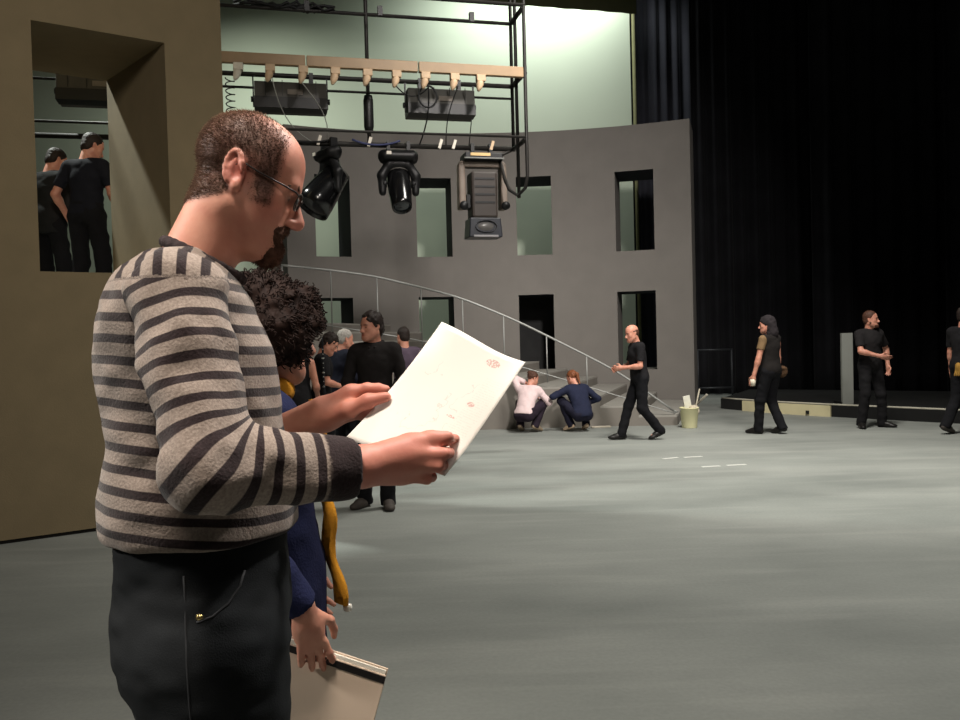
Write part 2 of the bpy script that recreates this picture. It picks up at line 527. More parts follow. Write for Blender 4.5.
br = sorted([aL, aR] + [v for p in WA for v in p])
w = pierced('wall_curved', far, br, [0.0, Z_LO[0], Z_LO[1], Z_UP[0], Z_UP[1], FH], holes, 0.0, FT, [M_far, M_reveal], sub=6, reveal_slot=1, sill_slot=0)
tag(w, 'tall curved grey set wall with two rows of window openings', kind='structure')

# black masking flat behind the doorway-like opening
am = sum(WA[2]) / 2
mk = MB(); c = far(am, FT + 0.25, 1.5)
mk.box((c[0], c[1], 1.35), (0.75, 0.03, 1.35), Rz(-am)).build('masking_flat', M_blackpaint)
tag(bpy.data.objects['masking_flat'], 'plain black masking flat behind the curved grey wall', 'masking flat')

# ---- curved stair rising to the landing behind the near wall
SC = np.array((1.2, -2.0)); SR = 16.2
def fy(x, dr=0.0): return SC[1] + math.sqrt((SR + dr) ** 2 - (x - SC[0]) ** 2)
def wy(x): return FC[1] + math.sqrt((FR - 0.03) ** 2 - (x - FC[0]) ** 2)
RISE, RUN, X0, SKEW = 0.17, 0.63, 3.25, 0.30
def side(xf, g=0.03):
    """where a riser that starts at the front edge meets the curved wall"""
    y = fy(xf); q = np.array((xf, y))
    while (q[0] - FC[0]) ** 2 + (q[1] - FC[1]) ** 2 < (FR - g) ** 2: q = q + np.array((SKEW, 1.0)) * 0.01
    return q
stair = empty('curved_staircase', (X0, fy(X0), 0))
tag(stair, 'long grey curved staircase with shallow deep treads and a thin rail', 'staircase')
so = np.array(stair.location)
NST = 11
def step_poly(k, z):
    x1 = X0 - RUN * (k - 1); x0 = x1 - RUN
    xs = np.linspace(x0, x1, 6)
    return [np.array((x, fy(x), z)) - so for x in xs] + [np.array((*side(x), z)) - so for x in xs[::-1]]
for k in range(1, NST + 1):
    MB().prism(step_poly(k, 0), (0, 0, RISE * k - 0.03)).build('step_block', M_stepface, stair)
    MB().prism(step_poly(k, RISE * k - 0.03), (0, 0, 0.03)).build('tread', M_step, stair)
# landing
LZ = RISE * NST
LB = lambda s: NW_A + NW_D * s + NW_N * 1.42
land = empty('stage_landing', (-4.5, 11, 0)); lo_ = np.array((-4.5, 11, 0))
tag(land, 'raised grey landing at the head of the curved staircase', 'landing')
xe = X0 - RUN * NST
p1, p2 = LB(1.7), LB(-3.2)
sb = side(xe, 0.08)
poly = [np.array((xe - .01, fy(xe), 0)), np.array((sb[0] - .01, sb[1], 0)), np.array((-4.3, 15.6, 0)), np.array((-8.2, 15.6, 0)), np.array((p2[0], p2[1], 0)), np.array((p1[0], p1[1], 0))]
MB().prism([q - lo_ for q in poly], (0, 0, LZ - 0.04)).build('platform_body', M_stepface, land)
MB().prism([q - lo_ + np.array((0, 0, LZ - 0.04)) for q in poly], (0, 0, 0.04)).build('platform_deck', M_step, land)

# railing along the front edge
def rail_z(x):      # handrail height, read along the front edge
    X = [-3.3, -2.4, -1.7, -0.33, 0.67, 1.51, 2.31, 3.20]
    Z = [2.80, 2.70, 2.60, 2.23, 1.79, 1.34, 0.91, 0.24]
    return float(np.interp(x, X, Z))
def low_z(x):
    X = [-3.3, -2.6, -0.97, 0.73, 2.31, 3.20]
    Z = [1.93, 1.83, 1.52, 1.02, 0.50, 0.20]
    return float(np.interp(x, X, Z))
def smooth_line(f, xs):
    zs = np.array([f(x) for x in xs])
    for _ in range(6): zs[1:-1] = (zs[:-2] + 2 * zs[1:-1] + zs[2:]) / 4
    return [np.array((x, fy(x, 0.05), z)) - so for x, z in zip(xs, zs)]
xs = np.linspace(-3.15, 3.2, 46)
hr = smooth_line(rail_z, xs); lr = smooth_line(low_z, xs)
MB().tube(hr, 0.018, 8).build('handrail', M_steel, stair)
MB().tube(lr, 0.011, 6).build('bottom_rail', M_steel, stair)
MB().tube([hr[-1], (hr[-1] + lr[-1]) / 2 + np.array((0.08, 0, 0)), lr[-1]], 0.018, 6).build('rail_return', M_steel, stair)
for px in (290, 335, 379, 422, 463, 504, 547, 587):
    xb = P(px, 330, 14.1)[0]
    h = np.array([float(np.interp(xb - so[0], [q[0] for q in hr], [q[2] for q in hr])), float(np.interp(xb - so[0], [q[0] for q in lr], [q[2] for q in lr]))])
    y = fy(xb, 0.05) - so[1]
    MB().tube([(xb - so[0], y, h[1] - 0.13), (xb - so[0], y, h[0])], 0.012, 6).build('baluster', M_steel, stair)

# ---- cyclorama
def cyc_material():
    return mat('cyclorama_cloth', srgb(196, 207, 188), 0.9, 0.03, 0.6)
e = P(631, 100, 22.0)
me = MB()
me.box(((e[0] - 15) / 2, 22.0, 5.6), ((e[0] + 15) / 2, 0.02, 5.55)).build('cyclorama', cyc_material())
tag(bpy.data.objects['cyclorama'], 'pale green cyclorama cloth hung behind the grey set walls', 'backdrop')
me = MB()
me.tube([(e[0] + 0.09, 21.97, 0.05), (e[0] + 0.09, 21.97, 11.1)], 0.045, 8).build('edge_pipe', mat('cyc_edge', srgb(112, 112, 80), 0.8), bpy.data.objects['cyclorama'])

# ---- black drapes
def drape(x0, x1, y0, y1, ztop, material, label, folds, amp, seed):
    n = folds * 14 + 1; rnd = random.Random(seed)
    ph = [rnd.uniform(-0.5, 0.5) for _ in range(folds + 2)]
    rows = [0.02, 0.6, 2.5, 5.5, 8.5, ztop]
    vs = []; fs = []
    dx, dy = x1 - x0, y1 - y0; L_ = math.hypot(dx, dy); nx, ny = -dy / L_, dx / L_
    for jz, z in enumerate(rows):
        for i in range(n):
            u = i / (n - 1); q = u * folds; k = int(q)
            off = amp * (math.sin(2 * math.pi * (q + 0.18 * ph[min(k, folds)])) * (0.75 + 0.5 * ph[min(k, folds)]) + 0.3 * math.sin(2 * math.pi * q * 0.37 + seed + 0.15 * jz))
            vs.append((x0 + dx * u + nx * off, y0 + dy * u + ny * off, z))
    for j in range(len(rows) - 1):
        for i in range(n - 1):
            fs.append([j * n + i, j * n + i + 1, (j + 1) * n + i + 1, (j + 1) * n + i])
    o = MB().add(vs, fs, True).build('stage_curtain', material)
    md = o.modifiers.new('thickness', 'SOLIDIFY'); md.thickness = 0.012
    return tag(o, label, 'curtain', 'black stage drapes')
ex = e[0]
drape(ex - 0.1, 6.6, 22.4, 22.5, 11.2, M_drape2, 'navy-black drape hung against the edge of the pale cyclorama', 9, 0.07, 3)
drape(5.3, 8.6, 20.9, 21.0, 11.2, M_drape, 'black drape hung behind the end of the curved wall', 10, 0.08, 5)
drape(7.7, 11.0, 19.6, 19.5, 11.2, M_drape, 'black drape with broad folds hung behind the grey upright panel', 7, 0.13, 8)
drape(10.0, 14.6, 18.2, 17.6, 11.2, M_drape, 'black side drape hung furthest from the cyclorama', 10, 0.12, 12)
drape(12.6, 13.0, 17.2, 8.0, 11.2, M_drape, 'black drape running along the side of the stage', 18, 0.12, 15)

# border cloth masking the top of the cyclorama
def border():
    n = 120; vs = []; fs = []; a_, b_ = np.array((3.95, 20.5)), np.array((-9.0, 17.2))
    for z in (9.19, 11.3):
        for k in range(n):
            t = k / (n - 1); q = a_ + (b_ - a_) * t
            vs.append((q[0], q[1] + 0.015 * math.sin(t * 150) + 0.01 * math.sin(t * 61), z))
    fs = [[k, k + 1, n + k + 1, n + k] for k in range(n - 1)]
    o = MB().add(vs, fs, True).build('border_curtain', mat('olive_border', srgb(92, 92, 66), 0.95, 0.1, 2))
    md = o.modifiers.new('t', 'SOLIDIFY'); md.thickness = 0.012
    tag(o, 'dark olive border cloth hung across the top of the pale cyclorama', 'curtain')
border()

# ---- low black platform on the right with a pale nosing
K = [np.array((4.80, 17.0, 0)), np.array((4.98, 16.6, 0)), np.array((5.42, 15.75, 0)), np.array((6.14, 14.75, 0)), np.array((7.45, 13.2, 0)), np.array((9.4, 11.4, 0)), np.array((11.8, 9.4, 0))]
PH = 0.20
plat = empty('side_platform', K[2]); po = K[2]
tag(plat, 'low black platform with a pale edge strip and one cream-painted front section', 'platform')
poly = [k - po for k in K] + [np.array((11.9, 16.9, 0)) - po, np.array((9.6, 17.4, 0)) - po, np.array((7.2, 19.0, 0)) - po, np.array((6.2, 19.6, 0)) - po]
MB().prism(poly, (0, 0, PH)).build('platform_body', M_blackpaint, plat)
MB().tube([k - po + np.array((0.03, 0.0, PH + 0.012)) for k in K], 0.02, 6).build('edge_strip', M_edge, plat)
def kpt(px):
    for a, b in zip(K[:-1], K[1:]):
        for t in np.linspace(0, 1, 60):
            q = a + (b - a) * t
            if _proj(q)[0] >= px: return q
ca = [kpt(p_) for p_ in (743, 765, 790, 812, 831)]
out = np.array((-0.03, -0.03, 0))
for a, b in zip(ca[:-1], ca[1:]):
    MB().prism([a - po + out, b - po + out, b - po - out, a - po - out], (0, 0, PH - 0.005)).build('cream_panel', M_cream, plat)
hole = kpt(808) - po + out * 1.3
MB().box((hole[0], hole[1], 0.06), (0.03, 0.01, 0.03), Rz(-0.85)).build('cable_hole', M_blackpaint, plat)

# upright grey panel standing on the platform
pb = G(847.5, 404, PH)
pn = empty('upright_panel', (pb[0], pb[1], PH))
tag(pn, 'narrow grey upright panel standing on the black platform', 'panel')
hh = (P(847, 333, pb[1])[2] - PH)
wd = (P(853, 370, pb[1])[0] - P(842, 370, pb[1])[0]) / 2
MB().box((0, 0, hh / 2), (wd, 0.03, hh / 2)).build('board', mat('panel_grey', srgb(150, 152, 146), 0.8, 0.05, 4), pn)
MB().box((0, 0.18, 0.02), (wd, 0.18, 0.02)).build('foot', M_blackpaint, pn)

# dim pipe barrier in front of the drapes
bq = empty('pipe_barrier', (5.14, 18.6, 0.0))
tag(bq, 'dim grey pipe barrier on the floor beside the curved wall', 'barrier')
bm_ = mat('dim_pipe', srgb(52, 54, 57), 0.5, 0.1, 5, metal=0.4)
for z in (0.22, 1.05):
    MB().tube([(-0.40, 0, z + 0.1), (0.40, 0, z + 0.1)], 0.02, 8).build('rail', bm_, bq)
for x in (-0.37, 0.37):
    MB().tube([(x, 0, 0.0), (x, 0, 1.16)], 0.02, 8).build('post', bm_, bq)

# ---- floor marks and small things by the stair
for i, (xa, ya, xb, yb, lab) in enumerate(((663, 459, 678, 457.5, 'a'), (684, 457.5, 702, 456.5, 'a'), (702, 467, 720, 466, 'b'), (727, 465.5, 746, 464.5, 'b'))):
    a, b = G(xa, ya), G(xb, yb); d = b - a; L_ = np.linalg.norm(d); d /= L_
    o = MB().box(((a + b) / 2)[:2].tolist() + [0.0015], (L_ / 2, 0.03, 0.0013), Rz(math.atan2(d[1], d[0]))).build('floor_tape', M_tape)
    tag(o, 'white tape dash, one of the pair closer to the walking bald man' if lab == 'a' else 'white tape dash, one of the pair farther out from the stair on open floor', 'tape mark', 'white tape marks on the stage floor')

bk = G(684, 427) + np.array((0.06, -0.12, 0)); bucket = empty('bucket', (bk[0], bk[1], 0.0))
tag(bucket, 'cream plastic bucket holding rags and a stick at the foot of the stair', 'bucket')
M_bucket = mat('bucket_plastic', srgb(226, 222, 178), 0.5, 0.05, 5)
MB().lathe([(0.0, 0.0), (0.115, 0.0), (0.12, 0.01), (0.148, 0.31), (0.156, 0.315), (0.156, 0.33), (0.145, 0.33), (0.116, 0.02), (0.0, 0.02)], (0, 0, 0), n=24).build('pail', M_bucket, bucket)
MB().tube([(0.15 * math.cos(t), 0.15 * math.sin(t) * 0.55 - 0.04, 0.30 - 0.10 * math.sin(t)) for t in np.linspace(0.0, math.pi, 14)], 0.005, 6).build('handle', M_steel, bucket)
MB().box((-0.02, 0.0, 0.36), (0.055, 0.012, 0.16), Ry(-0.2) @ Rx(0.15)).build('paint_pad', mat('pad_white', srgb(230, 228, 215), 0.6), bucket)
MB().tube([(0.05, 0.03, 0.04), (0.19, 0.06, 0.62)], 0.012, 8).build('stick', mat('pale_stick', srgb(176, 168, 150), 0.6), bucket)
rg = SDF(); rg.ell((0.06, 0.02, 0.33), (0.07, 0.06, 0.035)); rg.ell((0.11, -0.02, 0.28), (0.045, 0.05, 0.08)); rg.bump(0.012, 30, 3)
rg.build('rag', 0.008, mat('rag_cloth', srgb(190, 180, 160), 0.9), bucket)

a = G(601, 427.5)
o = MB().box((a[0], a[1], 0.012), (0.16, 0.05, 0.011), Rz(0.1)).build('wood_offcut', mat('pale_wood', srgb(205, 196, 180), 0.7), None, 0.003)
tag(o, 'pale wooden offcut lying on the floor against the stair', 'offcut')
# pale batten leaning between the bucket and the platform edge
a, b = G(690, 412), P(707, 394.5, 15.6)
o = MB().tube([a + np.array((0, 0, 0.02)), b], 0.02, 8).build('leaning_batten', mat('pale_batten', srgb(170, 165, 150), 0.6))
tag(o, 'thin pale batten leaning up behind the bucket', 'batten')
# ------------------------------------------------------------------ lighting rig
M_pipe = mat('black_pipe', srgb(38, 36, 34), 0.5, 0.15, 10, metal=0.3)
M_race = mat('raceway_alu', srgb(152, 126, 94), 0.45, 0.12, 6)
M_plug = mat('plug_tan', srgb(200, 172, 140), 0.55, 0.15, 12)
M_plugw = mat('plug_white', srgb(215, 208, 195), 0.55, 0.1, 12)
M_fix = mat('fixture_grey', srgb(72, 70, 66), 0.55, 0.12, 8)
M_fixb = mat('fixture_black', srgb(20, 20, 21), 0.45, 0.2, 8)
M_gloss = mat('fixture_gloss', srgb(14, 14, 15), 0.18, 0.1, 8, spec=0.6)
M_yoke = mat('fixture_brown_grey', srgb(118, 106, 96), 0.5, 0.1, 8)
M_cable = mat('cable_black', srgb(16, 16, 17), 0.6)
M_cableg = mat('cable_grey', srgb(150, 150, 145), 0.5)
M_lens = mat('lens_glass_dark', srgb(40, 44, 50), 0.08, 0.05, 5, spec=0.8)

RA = P(525, 75, 10.6); RA[2] = 0
RB = P(225, 50, 9.75); RB[2] = 0
rd = (RA - RB) / np.linalg.norm(RA - RB); rn = np.array((-rd[1], rd[0], 0))
ZA, ZB, ZC = 5.60, 4.79, 3.98
DEP = 0.58
rig = empty('lighting_rig', (RA[0], RA[1], ZC))
tag(rig, 'black pipe lighting rig with a tan cable raceway and a ladder frame at its end', 'lighting rig')
ro = np.array(rig.location)
def R_(s, dep, z): return RA - rd * s + rn * dep + np.array((0, 0, z)) - ro      # s metres from the ladder end
LEN = 6.6
for nm, dep, z, r in (('pipe', DEP, ZA, 0.024), ('pipe', 0, ZA + 0.02, 0.024), ('pipe', DEP, ZB, 0.03), ('pipe', DEP, ZB - 0.16, 0.016), ('pipe', 0, ZC + 0.02, 0.016), ('pipe', DEP, ZC, 0.032)):
    MB().tube([R_(-0.02, dep, z), R_(LEN, dep, z)], r, 8).build(nm, M_pipe, rig)
# raceway: long shallow box, one length per section
sec = 1.32
for k in range(5):
    c = R_(sec * (k + 0.5) + 0.02, 0, ZB)
    MB().box(c, (sec / 2 - 0.008, 0.035, 0.062), np.stack([rd, rn, (0, 0, 1)], 1)).build('raceway', M_race, rig, 0.006)
# ladder end frame: three uprights, three cross bars, hooked foot
ztop = 7.2
MB().tube([R_(0, 0, ztop), R_(0, 0, ZC - 0.45), R_(0.02, 0.03, ZC - 0.6), R_(0.1, 0.10, ZC - 0.69), R_(0.18, 0.2, ZC - 0.6), R_(0.21, 0.3, ZC - 0.45), R_(0.2, DEP, ZC - 0.1), R_(0.0, DEP, ZC)], 0.022, 8).build('upright', M_pipe, rig)
MB().tube([R_(0, DEP, ztop), R_(0, DEP, ZC)], 0.022, 8).build('upright', M_pipe, rig)
MB().tube([R_(0.02, DEP * 0.55, ztop), R_(0.02, DEP * 0.55, ZC - 0.68)], 0.022, 8).build('upright', M_pipe, rig)
for z in (ZA, ZB, ZC):
    MB().tube([R_(0, 0, z), R_(0, DEP, z)], 0.03, 8).build('cross_bar', M_pipe, rig)
# hanging upright with a hoist body
sx = 1.88
MB().tube([R_(sx, DEP, ztop), R_(sx, DEP, ZC)], 0.024, 8).build('hanger_pipe', M_pipe, rig)
MB().lathe([(0.0, 0.0), (0.05, 0.0), (0.062, 0.05), (0.062, 0.38), (0.05, 0.44), (0.0, 0.44)], R_(sx, DEP - 0.01, ZC + 0.17), n=12).build('hoist_body', M_fixb, rig)
sx2 = 4.9
MB().tube([R_(sx2, DEP, ztop), R_(sx2, DEP, ZC)], 0.024, 8).build('hanger_pipe', M_pipe, rig)
# outlets hanging below the raceway
def outlet(px, white):
    s = min(np.linspace(0, LEN, 1400), key=lambda q: abs(_proj(R_(q, 0, ZB) + ro)[0] - px))
    c = R_(s, -0.01, ZB - 0.062)
    o = MB()
    o.box(c + np.array((0, 0, -0.04)), (0.055, 0.045, 0.04), np.stack([rd, rn, (0, 0, 1)], 1))
    ob = o.build('outlet', M_plugw if white else M_plug, rig, 0.008)
    ax = np.array((-0.25 * rd[0], -0.25 * rd[1] - 0.25, -1.0)); ax /= np.linalg.norm(ax)
    MB().lathe([(0.0, 0), (0.042, 0.0), (0.046, 0.05), (0.034, 0.10), (0.016, 0.14), (0.0, 0.14)], c + np.array((0, 0, -0.07)), basis(ax), 10).build('plug', M_plugw if white else M_plug, ob)
for i, px in enumerate((238, 270, 303, 335, 367, 396, 425, 454, 480, 60, 92)):
    outlet(px, i in (0,))
# cluttered cable bundle on the top pipe
rb = random.Random(4)
for k in range(5):
    s0 = rb.uniform(2.2, 2.5); pts = []
    for t in np.linspace(0, 1, 9):
        pts.append(R_(s0 + t * 1.0, DEP + rb.uniform(-0.05, 0.05), ZA + 0.05 + rb.uniform(-0.06, 0.05)))
    MB().tube(pts, 0.018, 5).build('cable_bundle', M_cable, rig)
for s, z in ((0.52, ZA), (1.7, ZA), (2.6, ZA)):
    MB().box(R_(s, DEP, z + 0.05), (0.03, 0.03, 0.06), np.stack([rd, rn, (0, 0, 1)], 1)).build('pipe_clamp', M_fixb, rig)
# loose cables between the pipes
def cable(p0, p1, sag, r=0.008, m_=M_cable, n=10, side=0.0):
    pts = []
    for t in np.linspace(0, 1, n):
        q = p0 * (1 - t) + p1 * t; q = q + np.array((side * math.sin(math.pi * t) * rd[0], side * math.sin(math.pi * t) * rd[1], -sag * 4 * t * (1 - t)))
        pts.append(q)
    MB().tube(pts, r, 6).build('cable', m_, rig)
cable(R_(1.22, 0.0, ZB - 0.2), R_(1.25, DEP, ZC), 0.0, 0.009, M_cable, 8, 0.05)
cable(R_(0.85, 0.0, ZB - 0.2), R_(0.9, DEP, ZC), 0.0, 0.007, M_cable, 8, -0.05)
cable(R_(0.62, 0.3, ZB - 0.5), R_(0.6, DEP, ZC), 0.0, 0.006, M_cable, 6, 0.0)
cable(R_(2.75, 0.0, ZB - 0.2), R_(2.4, DEP, ZC), 0.02, 0.006, M_cableg, 10, 0.12)
cable(R_(3.05, 0.0, ZB - 0.2), R_(2.55, DEP, ZC), 0.1, 0.006, M_cableg, 10, -0.08)
cable(R_(1.6, 0.1, ZB - 0.2), R_(1.2, 0.1, ZB - 0.2), 0.12, 0.008, M_cable, 12)
cable(R_(2.1, DEP - .05, ZC + 0.05), R_(1.5, DEP - .05, ZC + 0.05), 0.06, 0.014, mat('cable_blue', srgb(50, 56, 90), 0.6), 12)
cable(R_(3.0, DEP - .05, ZC + 0.05), R_(2.3, DEP - .05, ZC + 0.05), 0.05, 0.014, M_cable, 12)
ring = [R_(1.22 + 0.11 * math.cos(t), 0.05, ZB - 0.33 + 0.13 * math.sin(t)) for t in np.linspace(0, 2 * math.pi, 20)[:-1]]
MB().tube(ring, 0.012, 6, closed=True).build('cable_coil', M_cable, rig)
for s, c in ((1.88, M_plugw), (0.98, M_plugw), (0.80, M_plugw), (0.3, M_plug), (2.5, M_plugw)):
    MB().box(R_(s, DEP - 0.03, ZC + 0.03), (0.018, 0.02, 0.06), np.stack([rd, rn, (0, 0, 1)], 1) @ Ry(0.3)).build('tape_tag', c, rig)
# coil of spring cable at the near end
sp = [R_(3.52 + 0.05 * math.cos(t), 0.1 + 0.05 * math.sin(t), ZB - 0.2 - t * 0.012) for t in np.linspace(0, 60, 240)]
MB().tube(sp, 0.007, 5).build('spring_cable', M_pipe, rig)

RR = np.stack([rd, rn, (0, 0, 1)], 1)
def to_world(s, dep, z): return R_(s, dep, z) + ro
def s_at(px, dep, z): return float(min(np.linspace(-0.5, LEN, 1800), key=lambda q: abs(_proj(to_world(q, dep, z))[0] - px)))

# ---- cyclorama floods: wide tapered housings hung from the middle pipe
def cyc_flood(px, label):
    s = s_at(px, DEP, ZB)
    c = to_world(s, DEP, ZB)
    t = empty('flood_light', c, math.atan2(rd[1], rd[0]))
    tag(t, label, 'stage light', 'wide flood lights on the rig')
    w = 0.43
    sec_ = [(-0.13, -0.11), (0.10, -0.11), (0.17, -0.30), (0.12, -0.45), (-0.16, -0.42)]
    b = MB(); b.prism([(-w, y, z) for y, z in sec_], (2 * w, 0, 0)); b.build('housing', M_fix, t, 0.01)
    b = MB(); b.prism([(-w * 1.005, -0.165, -0.30), (-w * 1.005, -0.172, -0.432), (-w * 1.005, 0.0, -0.45), (-w * 1.005, 0.0, -0.30)], (2.01 * w, 0, 0)); b.build('lamp_front', M_fixb, t)
    for x in (-w - 0.012, w + 0.012):
        MB().box((x, 0, -0.20), (0.008, 0.02, 0.19)).build('bracket', M_fixb, t)
        MB().lathe([(0.0, 0), (0.035, 0.0), (0.035, 0.03), (0.0, 0.03)], (x, 0, -0.3), Ry(math.pi / 2 if x > 0 else -math.pi / 2), 12).build('tilt_knob', M_fixb, t)
    for x in (-0.25, 0.25):
        MB().box((x, 0, -0.03), (0.025, 0.04, 0.07)).build('hook_clamp', M_fixb, t)
    for x in (-0.3, -0.1, 0.1, 0.3):
        MB().box((x, -0.15, -0.2), (0.004, 0.004, 0.10), Rx(0.08)).build('rib', M_fixb, t)
    MB().box((0.05, -0.152, -0.235), (0.09, 0.004, 0.03), Rx(0.08)).build('rating_plate', mat('plate_grey', srgb(120, 112, 104), 0.5), t)
    return t
cyc_flood(290, 'wide grey flood light on the rig behind the reading man\'s head')
cyc_flood(439, 'wide grey flood light on the rig beside the ladder frame')
cyc_flood(98, 'wide grey flood light seen through the deep wall opening')

# ---- moving heads
def moving_head(px, label, kind, scale=1.0, pan=0.0, tilt=0.0):
    s = s_at(px, DEP, ZC); c = to_world(s, DEP, ZC)
    t = empty('moving_head_light', c, math.atan2(rd[1], rd[0]) + pan)
    tag(t, label, 'stage light', 'moving head lights under the rig')
    k = scale
    for x in (-0.12 * k, 0.12 * k):
        MB().box((x, 0, -0.02), (0.022, 0.045, 0.07)).build('hook_clamp', M_fixb, t)
    if kind == 'box':
        b = MB(); b.box((0, 0, -0.135), (0.25 * k, 0.16 * k, 0.05)); b.build('base', M_fixb, t, 0.015)
        MB().box((-0.05, -0.165 * k, -0.115), (0.13 * k, 0.006, 0.018)).build('label_strip', mat('label_tan', srgb(214, 180, 124), 0.5), t)
        MB().box((0, -0.165 * k, -0.162), (0.26 * k, 0.01, 0.008)).build('trim_strip', M_steel, t)
        MB().box((0, 0, -0.22), (0.30 * k, 0.07, 0.04)).build('yoke_bridge', M_yoke, t, 0.02)
        for x in (-1, 1):
            MB().box((x * 0.275 * k, 0, -0.50), (0.048 * k, 0.085, 0.30), None, 0.9).build('yoke_arm', M_yoke, t, 0.025)
            MB().lathe([(0.0, 0), (0.05, 0), (0.055, 0.02), (0.055, 0.05), (0.0, 0.05)], (x * 0.275 * k, -0.10, -0.76), Rx(math.pi / 2), 14).build('yoke_cap', M_fixb, t)
        hd = MB(); hd.box((0, 0, -0.62), (0.17 * k, 0.15, 0.30), None, 1.0); ho = hd.build('head', mat('head_brown', srgb(52, 46, 42), 0.5, 0.15, 6), t, 0.03)
        for z in (-0.42, -0.52, -0.62, -0.72):
            MB().box((0, -0.152, z), (0.13 * k, 0.006, 0.012)).build('vent_slot', M_fixb, ho)
        MB().box((-0.20 * k, 0, -0.7), (0.03, 0.08, 0.09)).build('pivot', M_fixb, t, 0.01)
        MB().box((0, 0, -1.04), (0.22 * k, 0.16, 0.125), None, 0.92).build('lens_hood', mat('hood_blueblack', srgb(26, 29, 36), 0.35, 0.2, 6), t, 0.012)
        MB().lathe([(0.0, 0), (0.10, 0.0), (0.125, -0.03), (0.135, -0.03), (0.135, 0.0), (0.14, 0.02)], (0, -0.158, -1.03), Rx(math.pi / 2) @ np.diag((1.0, 0.55, 1.0)), 18).build('lens', mat('lens_grey', srgb(84, 82, 80), 0.3), t)
        MB().box((0, -0.16, -1.15), (0.16 * k, 0.006, 0.012)).build('hood_strip', mat('strip_grey', srgb(130, 128, 130), 0.4), t)
        return t
    # rounded base, curved yoke, bullet-shaped head
    b = SDF(); b.cap((-0.17 * k, 0, -0.13), (0.17 * k, 0, -0.13), 0.075 * k, k=0.02); b.cap((-0.16 * k, -0.07, -0.14), (0.16 * k, -0.07, -0.14), 0.06 * k, k=0.03)
    b.cap((-0.18 * k, 0, -0.18), (0.18 * k, 0, -0.18), 0.05 * k, k=0.03)
    b.build('base', 0.016, M_fixb, t)
    MB().box((-0.13 * k, -0.135 * k, -0.12), (0.03, 0.005, 0.02)).build('base_label', M_plugw, t)
    y = SDF()
    y.cap((-0.10 * k, 0, -0.22 * k), (0.10 * k, 0, -0.22 * k), 0.06 * k, k=0.03)
    for x in (-1, 1):
        y.cap((x * 0.13 * k, 0, -0.24 * k), (x * 0.205 * k, 0, -0.36 * k), 0.055 * k, k=0.05)
        y.cap((x * 0.205 * k, 0, -0.36 * k), (x * 0.20 * k, 0, -0.56 * k), 0.052 * k, 0.045 * k, k=0.04)
    y.build('yoke', 0.015, M_fixb, t)
    Rh = Rx(tilt)
    pv = np.array((0, 0, -0.46 * k))
    prof = [(0.0, 0.24), (0.09, 0.235), (0.13, 0.19), (0.142, 0.10), (0.142, -0.05), (0.135, -0.18), (0.125, -0.32), (0.118, -0.37), (0.105, -0.375), (0.102, -0.34), (0.0, -0.34)]
    if kind == 'wash':
        prof = [(0.0, 0.20), (0.10, 0.20), (0.15, 0.15), (0.165, 0.0), (0.19, -0.12), (0.205, -0.26), (0.215, -0.40), (0.20, -0.405), (0.19, -0.36), (0.0, -0.36)]
    hd = MB().lathe([(r * k, z * k) for r, z in prof], pv, Rh, 28).build('head', M_gloss, t)
    MB().lathe([(r * k, z * k) for r, z in ([(0.101, -0.345), (0.07, -0.36), (0.0, -0.366)] if kind != 'wash' else [(0.19, -0.365), (0.1, -0.385), (0.0, -0.39)])], pv, Rh, 24).build('lens', M_lens, hd)
    for z in (0.12, 0.16):
        MB().lathe([(0.146 * k, z * k), (0.150 * k, (z + 0.01) * k), (0.146 * k, (z + 0.02) * k)], pv, Rh, 24).build('vent_ring', M_fix, hd)
    for x in (-1, 1):
        MB().lathe([(0, 0), (0.05 * k, 0), (0.05 * k, 0.05 * k), (0, 0.05 * k)], pv + np.array((x * 0.15 * k, 0, 0)), Ry(math.pi / 2 * x), 14).build('pivot', M_fixb, t)
    return t
moving_head(398, 'black bullet-shaped moving head light pointing down at the stage', 'spot', 1.05, 0.0, math.radians(-32))
moving_head(481, 'brown-grey yoke light with a square head hanging beside the ladder frame', 'box', 1.0)
moving_head(329, 'black flared moving head light tipped towards the reading man', 'wash', 1.05, math.radians(-68), math.radians(-38))
